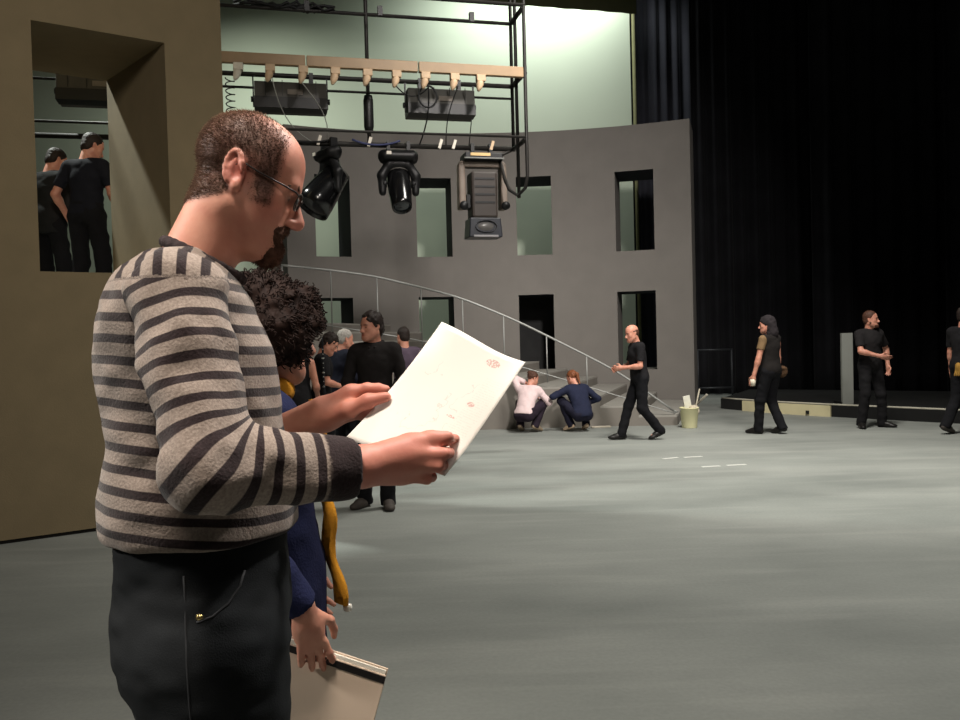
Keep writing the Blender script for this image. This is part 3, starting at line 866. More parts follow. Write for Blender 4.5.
# ------------------------------------------------------------------ people
def skin_material():
    mt, nt, b = _nt('skin')
    N = nt.nodes; L = nt.links
    tc = N.new('ShaderNodeTexCoord')
    n = N.new('ShaderNodeTexNoise'); n.inputs['Scale'].default_value = 22; n.inputs['Detail'].default_value = 5
    L.new(tc.outputs['Object'], n.inputs['Vector'])
    r = N.new('ShaderNodeValToRGB')
    r.color_ramp.elements[0].position = 0.3; r.color_ramp.elements[0].color = (*srgb(196, 134, 112), 1)
    r.color_ramp.elements[1].position = 0.75; r.color_ramp.elements[1].color = (*srgb(218, 164, 138), 1)
    L.new(n.outputs['Fac'], r.inputs['Fac'])
    at = N.new('ShaderNodeAttribute'); at.attribute_name = 'flush'
    mx = N.new('ShaderNodeMixRGB'); mx.inputs['Color2'].default_value = (*srgb(178, 92, 82), 1)
    L.new(at.outputs['Fac'], mx.inputs['Fac']); L.new(r.outputs['Color'], mx.inputs['Color1'])
    at2 = N.new('ShaderNodeAttribute'); at2.attribute_name = 'stubble'
    mx2 = N.new('ShaderNodeMixRGB'); mx2.inputs['Color2'].default_value = (*srgb(112, 84, 72), 1)
    L.new(at2.outputs['Fac'], mx2.inputs['Fac']); L.new(mx.outputs['Color'], mx2.inputs['Color1'])
    at3 = N.new('ShaderNodeAttribute'); at3.attribute_name = 'brow'
    mx3 = N.new('ShaderNodeMixRGB'); mx3.inputs['Color2'].default_value = (*srgb(34, 26, 24), 1)
    L.new(at3.outputs['Fac'], mx3.inputs['Fac']); L.new(mx2.outputs['Color'], mx3.inputs['Color1'])
    L.new(mx3.outputs['Color'], b.inputs['Base Color'])
    b.inputs['Roughness'].default_value = 0.55
    b.inputs['Subsurface Weight'].default_value = 0.12
    b.inputs['Subsurface Radius'].default_value = (0.012, 0.005, 0.003)
    n2 = N.new('ShaderNodeTexNoise'); n2.inputs['Scale'].default_value = 180; n2.inputs['Detail'].default_value = 2
    L.new(tc.outputs['Object'], n2.inputs['Vector'])
    bp = N.new('ShaderNodeBump'); bp.inputs['Strength'].default_value = 0.08; bp.inputs['Distance'].default_value = 0.003
    L.new(n2.outputs['Fac'], bp.inputs['Height']); L.new(bp.outputs['Normal'], b.inputs['Normal'])
    return mt
M_skin = skin_material()
def cloth(name, rgb, var=0.15, rough=0.9): return mat(name, srgb(*rgb), rough, var, 9, 0.25, 160, spec=0.15)
M_blk = cloth('black_cotton', (30, 29, 31), 0.2)
M_blk2 = cloth('black_denim', (24, 24, 27), 0.2)
M_shoe = mat('black_leather', srgb(26, 24, 23), 0.45, 0.2, 12)
M_shoe2 = mat('grey_suede', srgb(70, 64, 60), 0.7, 0.2, 12)
M_hair_dk = mat('dark_brown_hair', srgb(38, 28, 24), 0.6, 0.35, 60, 0.4, 220)
M_hair_gr = mat('grey_hair', srgb(168, 162, 156), 0.6, 0.2, 60, 0.4, 220)
M_hair_rd = mat('auburn_hair', srgb(122, 72, 44), 0.55, 0.3, 60, 0.4, 220)
M_hair_br = mat('brown_hair', srgb(78, 50, 38), 0.55, 0.3, 60, 0.4, 220)

V3 = lambda *a: np.array(a, float)
def unit(v): v = np.array(v, float); return v / (np.linalg.norm(v) + 1e-12)

def head_sdf(f, C, R, hs=1.0, ears=True, neck_to=None, fine=False):
    """adds a human head to field f: C between the ears, R columns right/forward/up"""
    T = lambda x, y, z: C + R @ (np.array((x, y, z)) * hs)
    s = lambda *r: tuple(v * hs for v in r)
    f.ell(T(0, -0.008, 0.045), s(0.076, 0.097, 0.087), R, 0.02)
    f.ell(T(0, 0.034, 0.040), s(0.064, 0.062, 0.068), R, 0.03 * hs)
    f.ell(T(0, 0.036, -0.030), s(0.060, 0.060, 0.074), R, 0.045 * hs)
    f.ell(T(0, 0.040, -0.078), s(0.048, 0.050, 0.038), R, 0.045 * hs)
    for x in (-1, 1):
        f.cap(T(x * 0.056, -0.002, -0.055), T(x * 0.022, 0.074, -0.104), 0.017 * hs, 0.015 * hs, 0.055 * hs)
        f.ell(T(x * 0.043, 0.058, -0.022), s(0.019, 0.022, 0.018), R, 0.035 * hs)
    f.ell(T(0, 0.080, -0.103), s(0.024, 0.020, 0.018), R, 0.02 * hs)
    f.cap(T(-0.034, 0.086, 0.020), T(0.034, 0.086, 0.020), 0.012 * hs, k=0.018 * hs)
    for x in (-1, 1):
        f.ell(T(x * 0.033, 0.104, -0.002), s(0.020, 0.018, 0.014), R, 0.014 * hs, 's')
        f.ell(T(x * 0.032, 0.080, -0.002), s(0.0135, 0.0125, 0.0125), R, 0.004 * hs)
    f.cap(T(0, 0.095, 0.006), T(0, 0.120, -0.034), 0.0085 * hs, 0.0125 * hs, 0.012 * hs)
    f.ell(T(0, 0.119, -0.040), s(0.014, 0.013, 0.011), R, 0.008 * hs)
    for x in (-1, 1):
        f.ell(T(x * 0.013, 0.108, -0.043), s(0.008, 0.011, 0.008), R, 0.007 * hs)
    f.ell(T(0, 0.090, -0.066), s(0.027, 0.014, 0.009), R, 0.008 * hs)
    f.ell(T(0, 0.088, -0.081), s(0.023, 0.014, 0.009), R, 0.008 * hs)
    f.cap(T(-0.024, 0.104, -0.0735), T(0.024, 0.104, -0.0735), 0.0035 * hs, k=0.004 * hs, mode='s')
    if ears:
        for x in (-1, 1):
            Re = R @ Rz(x * 0.35) @ Rx(0.15)
            f.ell(T(x * 0.077, -0.012, 0.000), s(0.010, 0.020, 0.032), Re, 0.008 * hs)
            f.ell(T(x * 0.074, 0.000, -0.026), s(0.008, 0.010, 0.012), Re, 0.008 * hs)
            f.ell(T(x * 0.089, -0.008, 0.002), s(0.008, 0.010, 0.019), Re, 0.006 * hs, 's')
    if neck_to is not None:
        f.cap(T(0, -0.022, -0.050), neck_to, 0.056 * hs, 0.060 * hs, 0.03)
    return f

def hand_sdf(f, W, d, n, side, curl=0.5, hs=1.0, spread=1.0):
    """relaxed hand: W wrist, d direction of the hand, n palm normal, side +1 right / -1 left"""
    d = unit(d); n = unit(np.array(n) - d * (np.array(n) @ d)); lat = np.cross(d, n) * side      # lat towards the thumb
    R = np.stack([lat, d, n], 1)
    f.cap(W - d * 0.03, W + d * 0.03, 0.026 * hs, 0.026 * hs, 0.015)
    f.ell(W + d * 0.052 * hs, (0.040 * hs, 0.050 * hs, 0.017 * hs), R, 0.02)
    L = [0.078, 0.086, 0.080, 0.062]
    for i in range(4):
        o = 0.030 - 0.0195 * i
        p = W + d * (0.092 - 0.004 * abs(i - 1.2)) * hs + lat * o * hs
        dd = unit(d + lat * (0.14 - 0.09 * i) * spread); a = curl * (0.6 + 0.12 * i)
        for seg, fr in enumerate((0.46, 0.31, 0.23)):
            a_ = a * (0.55, 1.0, 0.8)[seg]
            ax = np.cross(dd, n); 
            dd = unit(dd * math.cos(a_) + n * math.sin(a_))
            q = p + dd * L[i] * fr * hs
            f.cap(p, q, (0.0093 - 0.0006 * seg) * hs, (0.0088 - 0.0006 * seg) * hs, 0.006)
            n_ = n; p = q
    p = W + d * 0.022 * hs + lat * 0.026 * hs + n * 0.006
    q = p + unit(d * 0.65 + lat * 0.65 + n * 0.3) * 0.045 * hs
    r = q + unit(d * 0.9 + lat * 0.15 + n * (0.2 + curl * 0.5)) * 0.034 * hs
    t = r + unit(d * 0.9 - lat * 0.1 + n * (0.2 + curl * 0.6)) * 0.026 * hs
    f.cap(p, q, 0.015 * hs, 0.0115 * hs, 0.012); f.cap(q, r, 0.0110 * hs, 0.010 * hs, 0.006); f.cap(r, t, 0.010 * hs, 0.008 * hs, 0.006)
    return f

def ik(a, t, l1, l2, pole):
    a = np.array(a, float); t = np.array(t, float); v = t - a; d = np.linalg.norm(v)
    d2 = min(d, (l1 + l2) * 0.999); v = v / (d + 1e-9); t = a + v * d2
    x = (l1 * l1 - l2 * l2 + d2 * d2) / (2 * d2); h = math.sqrt(max(l1 * l1 - x * x, 1e-6))
    p = np.array(pole, float); p = unit(p - v * (p @ v))
    return a + v * x + p * h, t

def hair_sdf(C, R, hs, style):
    h = SDF(); T = lambda x, y, z: C + R @ (np.array((x, y, z)) * hs); s = lambda *r: tuple(v * hs for v in r)
    nrm = R @ unit((0, 0.165, -0.135))
    if style == 'short':
        h.ell(T(0, -0.010, 0.050), s(0.084, 0.104, 0.094), R); h.ell(T(0, -0.052, -0.018), s(0.071, 0.054, 0.062), R, 0.03); h.cut(T(0, 0.078, 0.078), nrm, 0.01); h.bump(0.003, 70, 2)
    elif style == 'thick':
        h.ell(T(0, -0.012, 0.055), s(0.090, 0.108, 0.100), R); h.ell(T(0, -0.07, -0.03), s(0.075, 0.045, 0.075), R, 0.03)
        h.cut(T(0, 0.086, 0.070), nrm, 0.01); h.bump(0.010, 38, 5)
    elif style == 'fringe':      # bald on top
        h.ell(T(0, -0.012, 0.010), s(0.083, 0.100, 0.085), R); h.cut(T(0, -0.01, 0.060), R @ unit((0, 0.35, 0.9)), 0.01); h.cut(T(0, 0.018, 0.03), nrm, 0.01); h.bump(0.004, 60, 1)
    elif style == 'hood':
        h.ell(T(0, -0.014, 0.045), s(0.094, 0.112, 0.104), R); h.cap(T(0, -0.05, -0.02), T(0, -0.06, -0.13), 0.085 * hs, 0.095 * hs, 0.05)
        h.ell(T(0, 0.085, -0.03), s(0.070, 0.075, 0.085), R, 0.02, 's'); h.bump(0.006, 25, 1)
    elif style == 'long':
        h.ell(T(0, -0.010, 0.052), s(0.086, 0.106, 0.095), R); h.cut(T(0, 0.080, 0.075), nrm, 0.01)
        h.cap(T(0, -0.075, 0.02), T(0, -0.085, -0.16), 0.070 * hs, 0.050 * hs, 0.03); h.bump(0.007, 40, 9)
    elif style == 'tail':
        h.ell(T(0, -0.010, 0.050), s(0.084, 0.104, 0.094), R); h.cut(T(0, 0.078, 0.078), nrm, 0.01)
        h.ell(T(0, -0.11, 0.035), s(0.032, 0.032, 0.032), R, 0.012); h.cap(T(0, -0.13, 0.03), T(0, -0.13, -0.14), 0.034 * hs, 0.016 * hs, 0.02); h.bump(0.006, 50, 4)
    elif style == 'bun':
        h.ell(T(0, -0.010, 0.050), s(0.084, 0.104, 0.094), R); h.cut(T(0, 0.078, 0.078), nrm, 0.01)
        h.ell(T(0, -0.085, 0.09), s(0.045, 0.045, 0.042), R, 0.015); h.bump(0.007, 45, 6)
    return h

def person(label, base, face_deg, H=1.75, pelvis=(0, 0, 0.93), lean=0.0, twist=0.0, slump=0.0, hyaw=0.0, hpitch=0.0,
           rh=(0.25, 0.05, 0.80), lh=(-0.25, 0.05, 0.80), rpole=(0.5, -1, -0.2), lpole=(-0.5, -1, -0.2),
           rf=(0.11, 0.0), lf=(-0.11, 0.0), rheel=0.0, lheel=0.0, rfy=8, lfy=-8, rkp=(0.1, 1, 0), lkp=(-0.1, 1, 0),
           shirt=None, sleeve='short', shirt_grow=0.012, hem=0.90, trousers=None, shoes=None, hair='short', hair_m=None,
           beard=None, curl=0.55, build=1.0, vox=0.0085, group=None, dress=False, rhd=None, lhd=None):
    s = H / 1.75
    root = empty('person', base, math.radians(face_deg - 90))
    tag(root, label, 'person', group)
    pel = np.array(pelvis, float)
    Rt = Rz(twist) @ Rx(-lean); Rc = Rz(twist) @ Rx(-(lean + slump))
    T = lambda x, y, z: pel + Rt @ (V3(x, y, z) - V3(0, 0, 0.93))
    wst = T(0, 0.0, 1.10)
    Tc = lambda x, y, z: wst + Rc @ (V3(x, y, z) - V3(0, 0, 1.10))
    b = build
    tor = SDF()
    tor.ell(T(0, -0.005, 0.955), (0.160 * b, 0.118 * b, 0.115), Rt, 0.05)
    tor.ell(T(0, 0.008, 1.10), (0.145 * b, 0.108 * b, 0.15), Rt, 0.06)
    tor.ell(Tc(0, 0.005, 1.29), (0.163 * b, 0.118 * b, 0.165), Rc, 0.06)
    tor.cap(Tc(-0.135, -0.012, 1.405), Tc(0.135, -0.012, 1.405), 0.060, k=0.06)
    nk = Tc(0, -0.018, 1.445)
    Rh = Rz(twist + math.radians(hyaw)) @ Rx(-(lean + slump) * 0.35 - math.radians(hpitch))
    C = Tc(0, -0.005, 1.50) + Rh @ V3(0, 0.022, 0.118)
    SH = {1: Tc(0.180, -0.012, 1.405), -1: Tc(-0.180, -0.012, 1.405)}
    HP = {1: T(0.088, 0.0, 0.92), -1: T(-0.088, 0.0, 0.92)}
    arms = {}; legs = {}
    for sd, h, pole in ((1, rh, rpole), (-1, lh, lpole)):
        e, w_ = ik(SH[sd], h, 0.285, 0.25, pole); arms[sd] = (SH[sd], e, w_)
    for sd, f_, heel, pole in ((1, rf, rheel, rkp), (-1, lf, lheel, lkp)):
        an = V3(f_[0], f_[1], (f_[2] if len(f_) > 2 else 0.0) + 0.085 + heel)
        k_, an = ik(HP[sd], an, 0.425, 0.42, pole); legs[sd] = (HP[sd], k_, an)
    body = SDF()
    body.ext(tor, -0.008)
    for sd in (1, -1):
        S_, e, w_ = arms[sd]
        body.cap(S_, e, 0.050 * b, 0.038 * b, 0.04); body.cap(e, w_, 0.039 * b, 0.027, 0.02)
        body.ell(e + (w_ - e) * 0.25, (0.038 * b, 0.038 * b, 0.05), basis(w_ - e), 0.03)
        dirn = {1: rhd, -1: lhd}[sd]
        d = unit(w_ - e) if dirn is None else unit(dirn[0])
        n = Rt @ V3(-sd, 0.25, 0) if dirn is None else np.array(dirn[1], float)
        hand_sdf(body, w_ + d * 0.01, d, n, sd, curl)
        h_, k_, an = legs[sd]
        body.cap(h_, k_, 0.070 * b, 0.046, 0.04); body.cap(k_, an, 0.044, 0.034, 0.03)
        body.ell(k_ + (an - k_) * 0.28 + unit(np.cross(unit(an - k_), V3(1, 0, 0))) * -0.006, (0.046, 0.046, 0.11), basis(an - k_), 0.03)
        fo = Rz(-math.radians(rfy if sd > 0 else lfy)) @ V3(0, 1, 0)
        hl = rheel if sd > 0 else lheel
        body.cap(an, an + fo * 0.12 + V3(0, 0, -0.045 - 0.75 * hl), 0.034, 0.026, 0.02)
    head_sdf(body, C, Rh, 0.97, True, nk)
    Ri = Rh.T
    def fl(v):
        q = ((v - C) @ Rh) / 0.97
        lips = np.exp(-((q[:, 0] / 0.022) ** 2 + ((q[:, 1] - 0.10) / 0.02) ** 2 + ((q[:, 2] + 0.073) / 0.012) ** 2))
        ax = np.abs(q[:, 0])
        brow = np.exp(-(((ax - 0.033) / 0.019) ** 4 + ((q[:, 1] - 0.092) / 0.02) ** 4 + ((q[:, 2] - 0.022) / 0.006) ** 4))
        eye = np.exp(-(((ax - 0.032) / 0.010) ** 4 + ((q[:, 1] - 0.092) / 0.012) ** 4 + ((q[:, 2] + 0.002) / 0.006) ** 4))
        return {'flush': np.clip(lips * 0.8 + 0.18, 0, 1), 'stubble': np.zeros(len(v)), 'brow': np.clip(brow + eye, 0, 1) * 0.9}
    body.build('body', vox, M_skin, root, s, fl)
    if shirt is not None:
        sh = SDF(); sh.ext(tor, shirt_grow)
        if hem < 0.85 or dress:
            sh.cap(T(0, 0, 1.0), T(0, 0, hem - 0.1), 0.15 * b, 0.175 * b, 0.05)
        sh.cut(T(0, 0, hem), Rt @ V3(0, 0, -1))
        if sleeve != 'none':
            fr = {'short': 0.75, 'cap': 0.3, 'long': 1.0}[sleeve]
            for sd in (1, -1):
                S_, e, w_ = arms[sd]
                if sleeve == 'long':
                    sh.cap(S_, e, 0.064 * b, 0.056 * b, 0.035); sh.cap(e, w_, 0.056 * b, 0.042 * b, 0.02, flat=True)
                else:
                    sh.cap(S_, S_ + (e - S_) * fr, 0.062 * b, 0.058 * b, 0.035, flat=True)
        if sleeve == 'none':
            sh.cut(Tc(0, 0, 1.47), Rc @ V3(0, 0, 1), 0.01)
        sh.bump(0.006, 11, 3); sh.bump(0.003, 26, 4)
        sh.build('shirt', vox * 1.15, shirt, root, s)
    if trousers is not None:
        tr = SDF()
        tr.ell(T(0, -0.005, 0.945), (0.160 * b + 0.010, 0.118 * b + 0.010, 0.115), Rt, 0.05)
        tr.ell(T(0, 0.004, 1.04), (0.150 * b + 0.006, 0.112 * b + 0.006, 0.08), Rt, 0.05)
        tr.cut(T(0, 0, 1.06), Rt @ V3(0, 0, 1))
        for sd in (1, -1):
            h_, k_, an = legs[sd]
            tr.cap(h_, k_, 0.095 * b, 0.074, 0.045); tr.cap(k_, an + unit(an - k_) * 0.055, 0.074, 0.066, 0.03, flat=True)
        tr.bump(0.007, 10, 7, (1, 1, 1.6)); tr.bump(0.003, 25, 8)
        tr.build('trousers', vox * 1.15, trousers, root, s)
    if shoes is not None:
        for sd, heel, fyw in ((1, rheel, rfy), (-1, lheel, lfy)):
            an = legs[sd][2]; fo = Rz(-math.radians(fyw)) @ V3(0, 1, 0); gz = an[2] - 0.085 - heel
            tilt = math.atan2(heel, 0.17)
            Rf = Rz(-math.radians(fyw)) @ Rx(-tilt)
            o = an
            Q = lambda x, y, z: o + Rf @ V3(x, y, z)
            f = SDF()
            f.cap(Q(0, -0.035, -0.045), Q(0, 0.06, -0.05), 0.042, 0.045, 0.02); f.ell(Q(0.0, 0.125, -0.058), (0.049, 0.085, 0.036), Rf, 0.03)
            f.cap(Q(0, -0.005, 0.01), Q(0, 0.01, -0.04), 0.046, 0.046, 0.03)
            f.ell(Q(0, 0.065, -0.035), (0.047, 0.075, 0.040), Rf, 0.02)
            f.cut(Q(0, 0, -0.083), Rf @ V3(0, 0, -1))
            so_ = f.build('shoe', vox * 0.9, shoes, root, s)
    if hair:
        h = hair_sdf(C, Rh, 0.97, hair)
        h.build('hair', vox * 0.8, hair_m or M_hair_dk, root, s)
    if beard is not None:
        bd = SDF(); TB = lambda x, y, z: C + Rh @ (V3(x, y, z) * 0.97)
        for x in (-1, 1):
            bd.cap(TB(x * 0.058, 0.005, -0.05), TB(x * 0.024, 0.080, -0.108), 0.025, 0.025, 0.02)
        bd.ell(TB(0, 0.088, -0.105), (0.035, 0.030, 0.031), Rh, 0.02); bd.cap(TB(-0.024, 0.100, -0.060), TB(0.024, 0.100, -0.060), 0.012, k=0.01)
        bd.bump(0.004, 60, 3)
        bd.build('beard', vox * 0.7, beard, root, s)
    info = dict(C=C * s, R=Rh, arms={k: [x * s for x in v] for k, v in arms.items()}, legs={k: [x * s for x in v] for k, v in legs.items()}, T=T, Tc=Tc, s=s)
    return root, info

def wp(root, p):
    """local point of a person to world"""
    a = root.rotation_euler[2]
    return np.array(root.location) + Rz(a) @ np.array(p, float)
def wd_(root, v): return Rz(root.rotation_euler[2]) @ np.array(v, float)

# --- walking man in black by the stair (faces left)
g = G(641, 439.5)
r, i = person('bald man in black walking past the foot of the stair', (g[0], g[1], 0), 188, H=1.70, lean=0.05, hyaw=8, hpitch=10, slump=0.08,
       pelvis=(0, 0, 0.905), rf=(0.09, 0.27), lf=(-0.09, -0.26), lheel=0.06, rfy=4, lfy=-4,
       rh=(0.10, 0.30, 1.06), lh=(-0.10, 0.28, 1.08), rpole=(0.7, -1, -0.3), lpole=(-0.7, -1, -0.3),
       shirt=M_blk, trousers=M_blk2, shoes=M_shoe, hair='fringe', hair_m=M_hair_br, hem=0.93, shirt_grow=0.016, curl=0.8)

# --- hooded stagehand seen from behind, walking up-left
g = G(772, 434)
r, i = person('stagehand in a dark vest and hood, arms bare, walking toward the cream kerb', (g[0], g[1], 0), 128, H=1.76, lean=0.03, hyaw=28, hpitch=4,
       pelvis=(0, 0, 0.92), rf=(0.10, -0.10), lf=(-0.10, 0.16), rheel=0.03, rfy=6, lfy=-6,
       lh=(-0.28, 0.10, 0.86), rh=(0.26, 0.06, 0.86), shirt=cloth('vest_black', (34, 31, 30)), sleeve='none', trousers=M_blk2, shoes=M_shoe,
       hair='hood', hair_m=cloth('hood_grey', (44, 40, 42)), hem=0.90, shirt_grow=0.018)
f = SDF(); S_, e, w_ = i['arms'][-1]
f.cap(S_, S_ + (e - S_) * 0.55, 0.062, 0.058, 0.03, flat=True); f.bump(0.004, 15, 2)
f.build('shirt_sleeve', 0.009, cloth('tan_cotton', (126, 102, 74)), r)
f = SDF(); q = i['T'](0.16, -0.08, 0.92) * i['s']; f.ell(q, (0.05, 0.09, 0.09)); f.ell(q + V3(0, 0.02, 0.05), (0.06, 0.10, 0.03), None, 0.02); f.bump(0.008, 18, 5)
f.build('tool_pouch', 0.009, cloth('pouch_brown', (78, 58, 42)), r)
hd = wp(r, w_ + V3(0.0, 0.02, -0.08))
o = MB().lathe([(0.0, -0.05), (0.032, -0.05), (0.040, 0.05), (0.036, 0.05), (0.03, -0.04), (0.0, -0.04)], hd + np.array((0, 0, -0.03)), n=16).build('paper_cup', mat('cup_white', srgb(215, 205, 185), 0.6))
tag(o, 'small white paper cup held low by the hooded stagehand', 'cup')

# --- bearded man by the upright panel
g = G(871, 427.5)
r, i = person('bearded man in black standing before the grey upright panel with one hand forward', (g[0], g[1], 0), 285, H=1.79, hyaw=42, hpitch=-2,
       rf=(0.17, 0.0), lf=(-0.17, 0.04), rfy=30, lfy=-35,
       rh=(0.06, 0.26, 1.08), lh=(-0.30, 0.02, 0.93), rpole=(1, -0.5, -0.3), lpole=(-1, -0.6, 0),
       shirt=cloth('black_tee', (36, 34, 35)), trousers=M_blk, shoes=M_shoe, hair='short', hair_m=M_hair_br, hem=0.88, shirt_grow=0.016, build=1.06, beard=M_hair_br)

# --- stagehand at the edge of the picture carrying gloves
g = G(963, 434)
r, i = person('stagehand in black striding off with a tan glove at the hip', (g[0], g[1], 0), 22, H=1.80, lean=0.04, hyaw=-10,
       pelvis=(0, 0.02, 0.92), rf=(0.10, 0.22), lf=(-0.10, -0.20), lheel=0.05, rfy=8, lfy=-8,
       rh=(0.22, 0.26, 0.98), lh=(-0.25, 0.10, 0.86), shirt=M_blk, trousers=M_blk2, shoes=M_shoe2, hair='short', hair_m=M_hair_dk, hem=0.90, shirt_grow=0.016)
gl = SDF(); q = i['T'](0.10, -0.22, 0.93) * i['s']
for k in range(4): gl.cap(q + V3(-0.03 + 0.022 * k, 0, -0.03), q + V3(-0.045 + 0.03 * k, -0.015, -0.12), 0.013, 0.011, 0.006)
gl.ell(q, (0.045, 0.028, 0.06), None, 0.015); gl.cap(q + V3(0.03, 0, 0.01), q + V3(0.075, 0, -0.05), 0.014, 0.012, 0.01)
o = gl.build('work_glove', 0.007, cloth('glove_tan', (168, 128, 62)), None)
o.location = r.location; o.rotation_euler = r.rotation_euler
tag(o, 'tan work glove hanging at the striding stagehand\'s hip', 'glove')

# --- two crouching painters in front of the stair
g = G(529, 430.5) + np.array((-0.04, -0.28, 0))
r, i = person('woman in a pale pink top crouching at the stair with an arm raised', (g[0], g[1], 0), 62, H=1.64, pelvis=(0, -0.12, 0.30), lean=0.36, slump=0.22, hyaw=-30, hpitch=5,
       rf=(0.13, 0.05), lf=(-0.13, 0.0), rheel=0.05, lheel=0.06, rkp=(0.4, 1, 0.5), lkp=(-0.4, 1, 0.5), rfy=15, lfy=-15,
       lh=(-0.12, 0.22, 0.84), rh=(0.12, 0.30, 0.55), lpole=(-1, -0.1, 0.7), rpole=(1, -0.4, -0.4),
       shirt=cloth('pale_pink_cotton', (228, 204, 204), 0.06), sleeve='long', trousers=cloth('plum_black', (44, 36, 46)), shoes=mat('beige_shoe', srgb(136, 120, 100), 0.7), hair='bun', hair_m=M_hair_br, hem=0.93, shirt_grow=0.02, vox=0.009)
g = G(577, 429.5) + np.array((0, -0.28, 0))
r, i = person('auburn-haired woman in a navy jacket crouching beside the pink top', (g[0], g[1], 0), 112, H=1.64, pelvis=(0, -0.14, 0.29), lean=0.30, slump=0.22, hyaw=20, hpitch=8,
       rf=(0.15, 0.02), lf=(-0.13, 0.05), rheel=0.05, lheel=0.05, rkp=(0.5, 1, 0.5), lkp=(-0.4, 1, 0.5), rfy=15, lfy=-15,
       lh=(-0.26, 0.26, 0.66), rh=(0.24, 0.20, 0.45), lpole=(-1, -0.2, -0.4), rpole=(1, -0.6, -0.2),
       shirt=cloth('navy_jacket', (38, 42, 62)), sleeve='long', trousers=cloth('dark_navy', (34, 34, 48)), shoes=mat('pale_shoe', srgb(196, 172, 146), 0.7), hair='tail', hair_m=M_hair_rd, hem=0.88, shirt_grow=0.02, vox=0.009)

# --- group behind the paper
g = P(379, 500, 7.75)
r, i = person('man in a charcoal shirt with wavy dark hair standing in the musicians\' group', (g[0], g[1], 0), 262, H=1.78, hyaw=-38, hpitch=2,
       rf=(0.13, 0.0), lf=(-0.10, 0.06), rfy=20, lfy=-20, rh=(0.2, 0.22, 1.02), lh=(-0.2, 0.22, 1.0),
       shirt=cloth('charcoal_shirt', (36, 33, 33)), sleeve='long', trousers=M_blk2, shoes=M_shoe2, hair='thick', hair_m=M_hair_dk, hem=0.86, shirt_grow=0.016, vox=0.0075)
col = SDF()
q = lambda x, y, z: i['Tc'](x, y, z) * i['s']
for x in (-1, 1): col.cap(q(x * 0.065, -0.02, 1.475), q(x * 0.025, 0.085, 1.43), 0.018, 0.014, 0.01)
col.cap(q(-0.06, -0.06, 1.48), q(0.06, -0.06, 1.48), 0.02, k=0.02)
col.build('collar', 0.0075, MATS['charcoal_shirt'], r)
g = P(345, 480, 10.4)
r, i = person('grey-haired man in a dark suit standing with his back half turned', (g[0], g[1], 0), 50, H=1.68, hyaw=-18, hpitch=8, slump=0.06,
       rh=(0.18, 0.2, 1.0), lh=(-0.18, 0.2, 1.0), shirt=cloth('dark_suit', (26, 28, 40)), sleeve='long', trousers=M_blk2, shoes=M_shoe, hair='short', hair_m=M_hair_gr, hem=0.80, shirt_grow=0.02, build=1.08)
g = P(324, 480, 9.9)
r, i = person('dark-haired person in a black short-sleeved top looking down beside the suit', (g[0], g[1], 0), 15, H=1.65, hyaw=-10, hpitch=28, slump=0.10,
       rh=(0.10, 0.28, 1.05), lh=(-0.10, 0.28, 1.05), rpole=(0.6, -1, -0.5), shirt=M_blk, trousers=M_blk2, shoes=M_shoe, hair='thick', hair_m=M_hair_dk, hem=0.85)
g = P(300, 480, 9.3)
r, i = person('woman in a black dress with bare shoulders behind the curly-haired woman', (g[0], g[1], 0), 80, H=1.62, hyaw=0, hpitch=8,
       rh=(0.16, 0.24, 1.0), lh=(-0.16, 0.24, 1.0), shirt=M_blk, sleeve='none', trousers=None, shoes=M_shoe, hair='bun', hair_m=M_hair_dk, hem=0.45, dress=True)
# scoop the dress low at the back by letting the shoulders show
cl = empty('clarinet', wp(r, V3(0.27, 0.10, 0.92)))
tag(cl, 'dark clarinet with silver keys held upright by the bare-shouldered woman', 'clarinet')
MB().lathe([(0.0, 0), (0.036, 0), (0.022, 0.05), (0.014, 0.12), (0.013, 0.55), (0.009, 0.60), (0.006, 0.66), (0, 0.66)], (0, 0, 0), n=12).build('tube', M_blk2, cl)
for k in range(9):
    MB().lathe([(0.0, 0), (0.006, 0.0), (0.006, 0.003), (0.0, 0.005)], (0.004, -0.014, 0.12 + 0.05 * k), Rx(math.pi / 2), 10).build('key', M_cableg, cl)
    if k % 3 == 0: MB().lathe([(0.0155, 0), (0.0155, 0.012)], (0, 0, 0.10 + 0.16 * k / 3), n=12).build('ring', M_cableg, cl)
g = P(408, 470, 11.2)
r, i = person('dark-haired person in a dusky mauve top facing the stair', (g[0], g[1], 0), 110, H=1.70, hyaw=10, hpitch=4,
       shirt=cloth('mauve_cotton', (86, 74, 88)), trousers=M_blk2, shoes=M_shoe, hair='short', hair_m=M_hair_dk, hem=0.88)

# --- two people on the landing, seen through the wall opening
g = P(52, 300, 9.05)
r, i = person('person in a black jacket on the landing, leaning in to a companion', (g[0], g[1], LZ), 75, H=1.82, hyaw=-20, hpitch=22, slump=0.1,
       rh=(0.2, 0.22, 1.0), lh=(-0.2, 0.22, 1.0), rf=(0.13, 0), lf=(-0.13, 0), shirt=cloth('black_jacket', (34, 35, 36)), sleeve='long', trousers=M_blk2, shoes=M_shoe, hair='short', hair_m=M_hair_dk, hem=0.84)
g = P(90, 300, 8.7)
r, i = person('short-sleeved person in a dark navy tee on the landing seen from behind', (g[0], g[1], LZ), 82, H=1.87, hyaw=-32, hpitch=20, slump=0.06,
       rh=(0.2, 0.22, 1.02), lh=(-0.28, 0.12, 0.96), rf=(0.14, 0), lf=(-0.14, 0.03), shirt=cloth('navy_black_tee', (28, 29, 36)), trousers=M_blk2, shoes=M_shoe, hair='short', hair_m=M_hair_dk, hem=0.86)
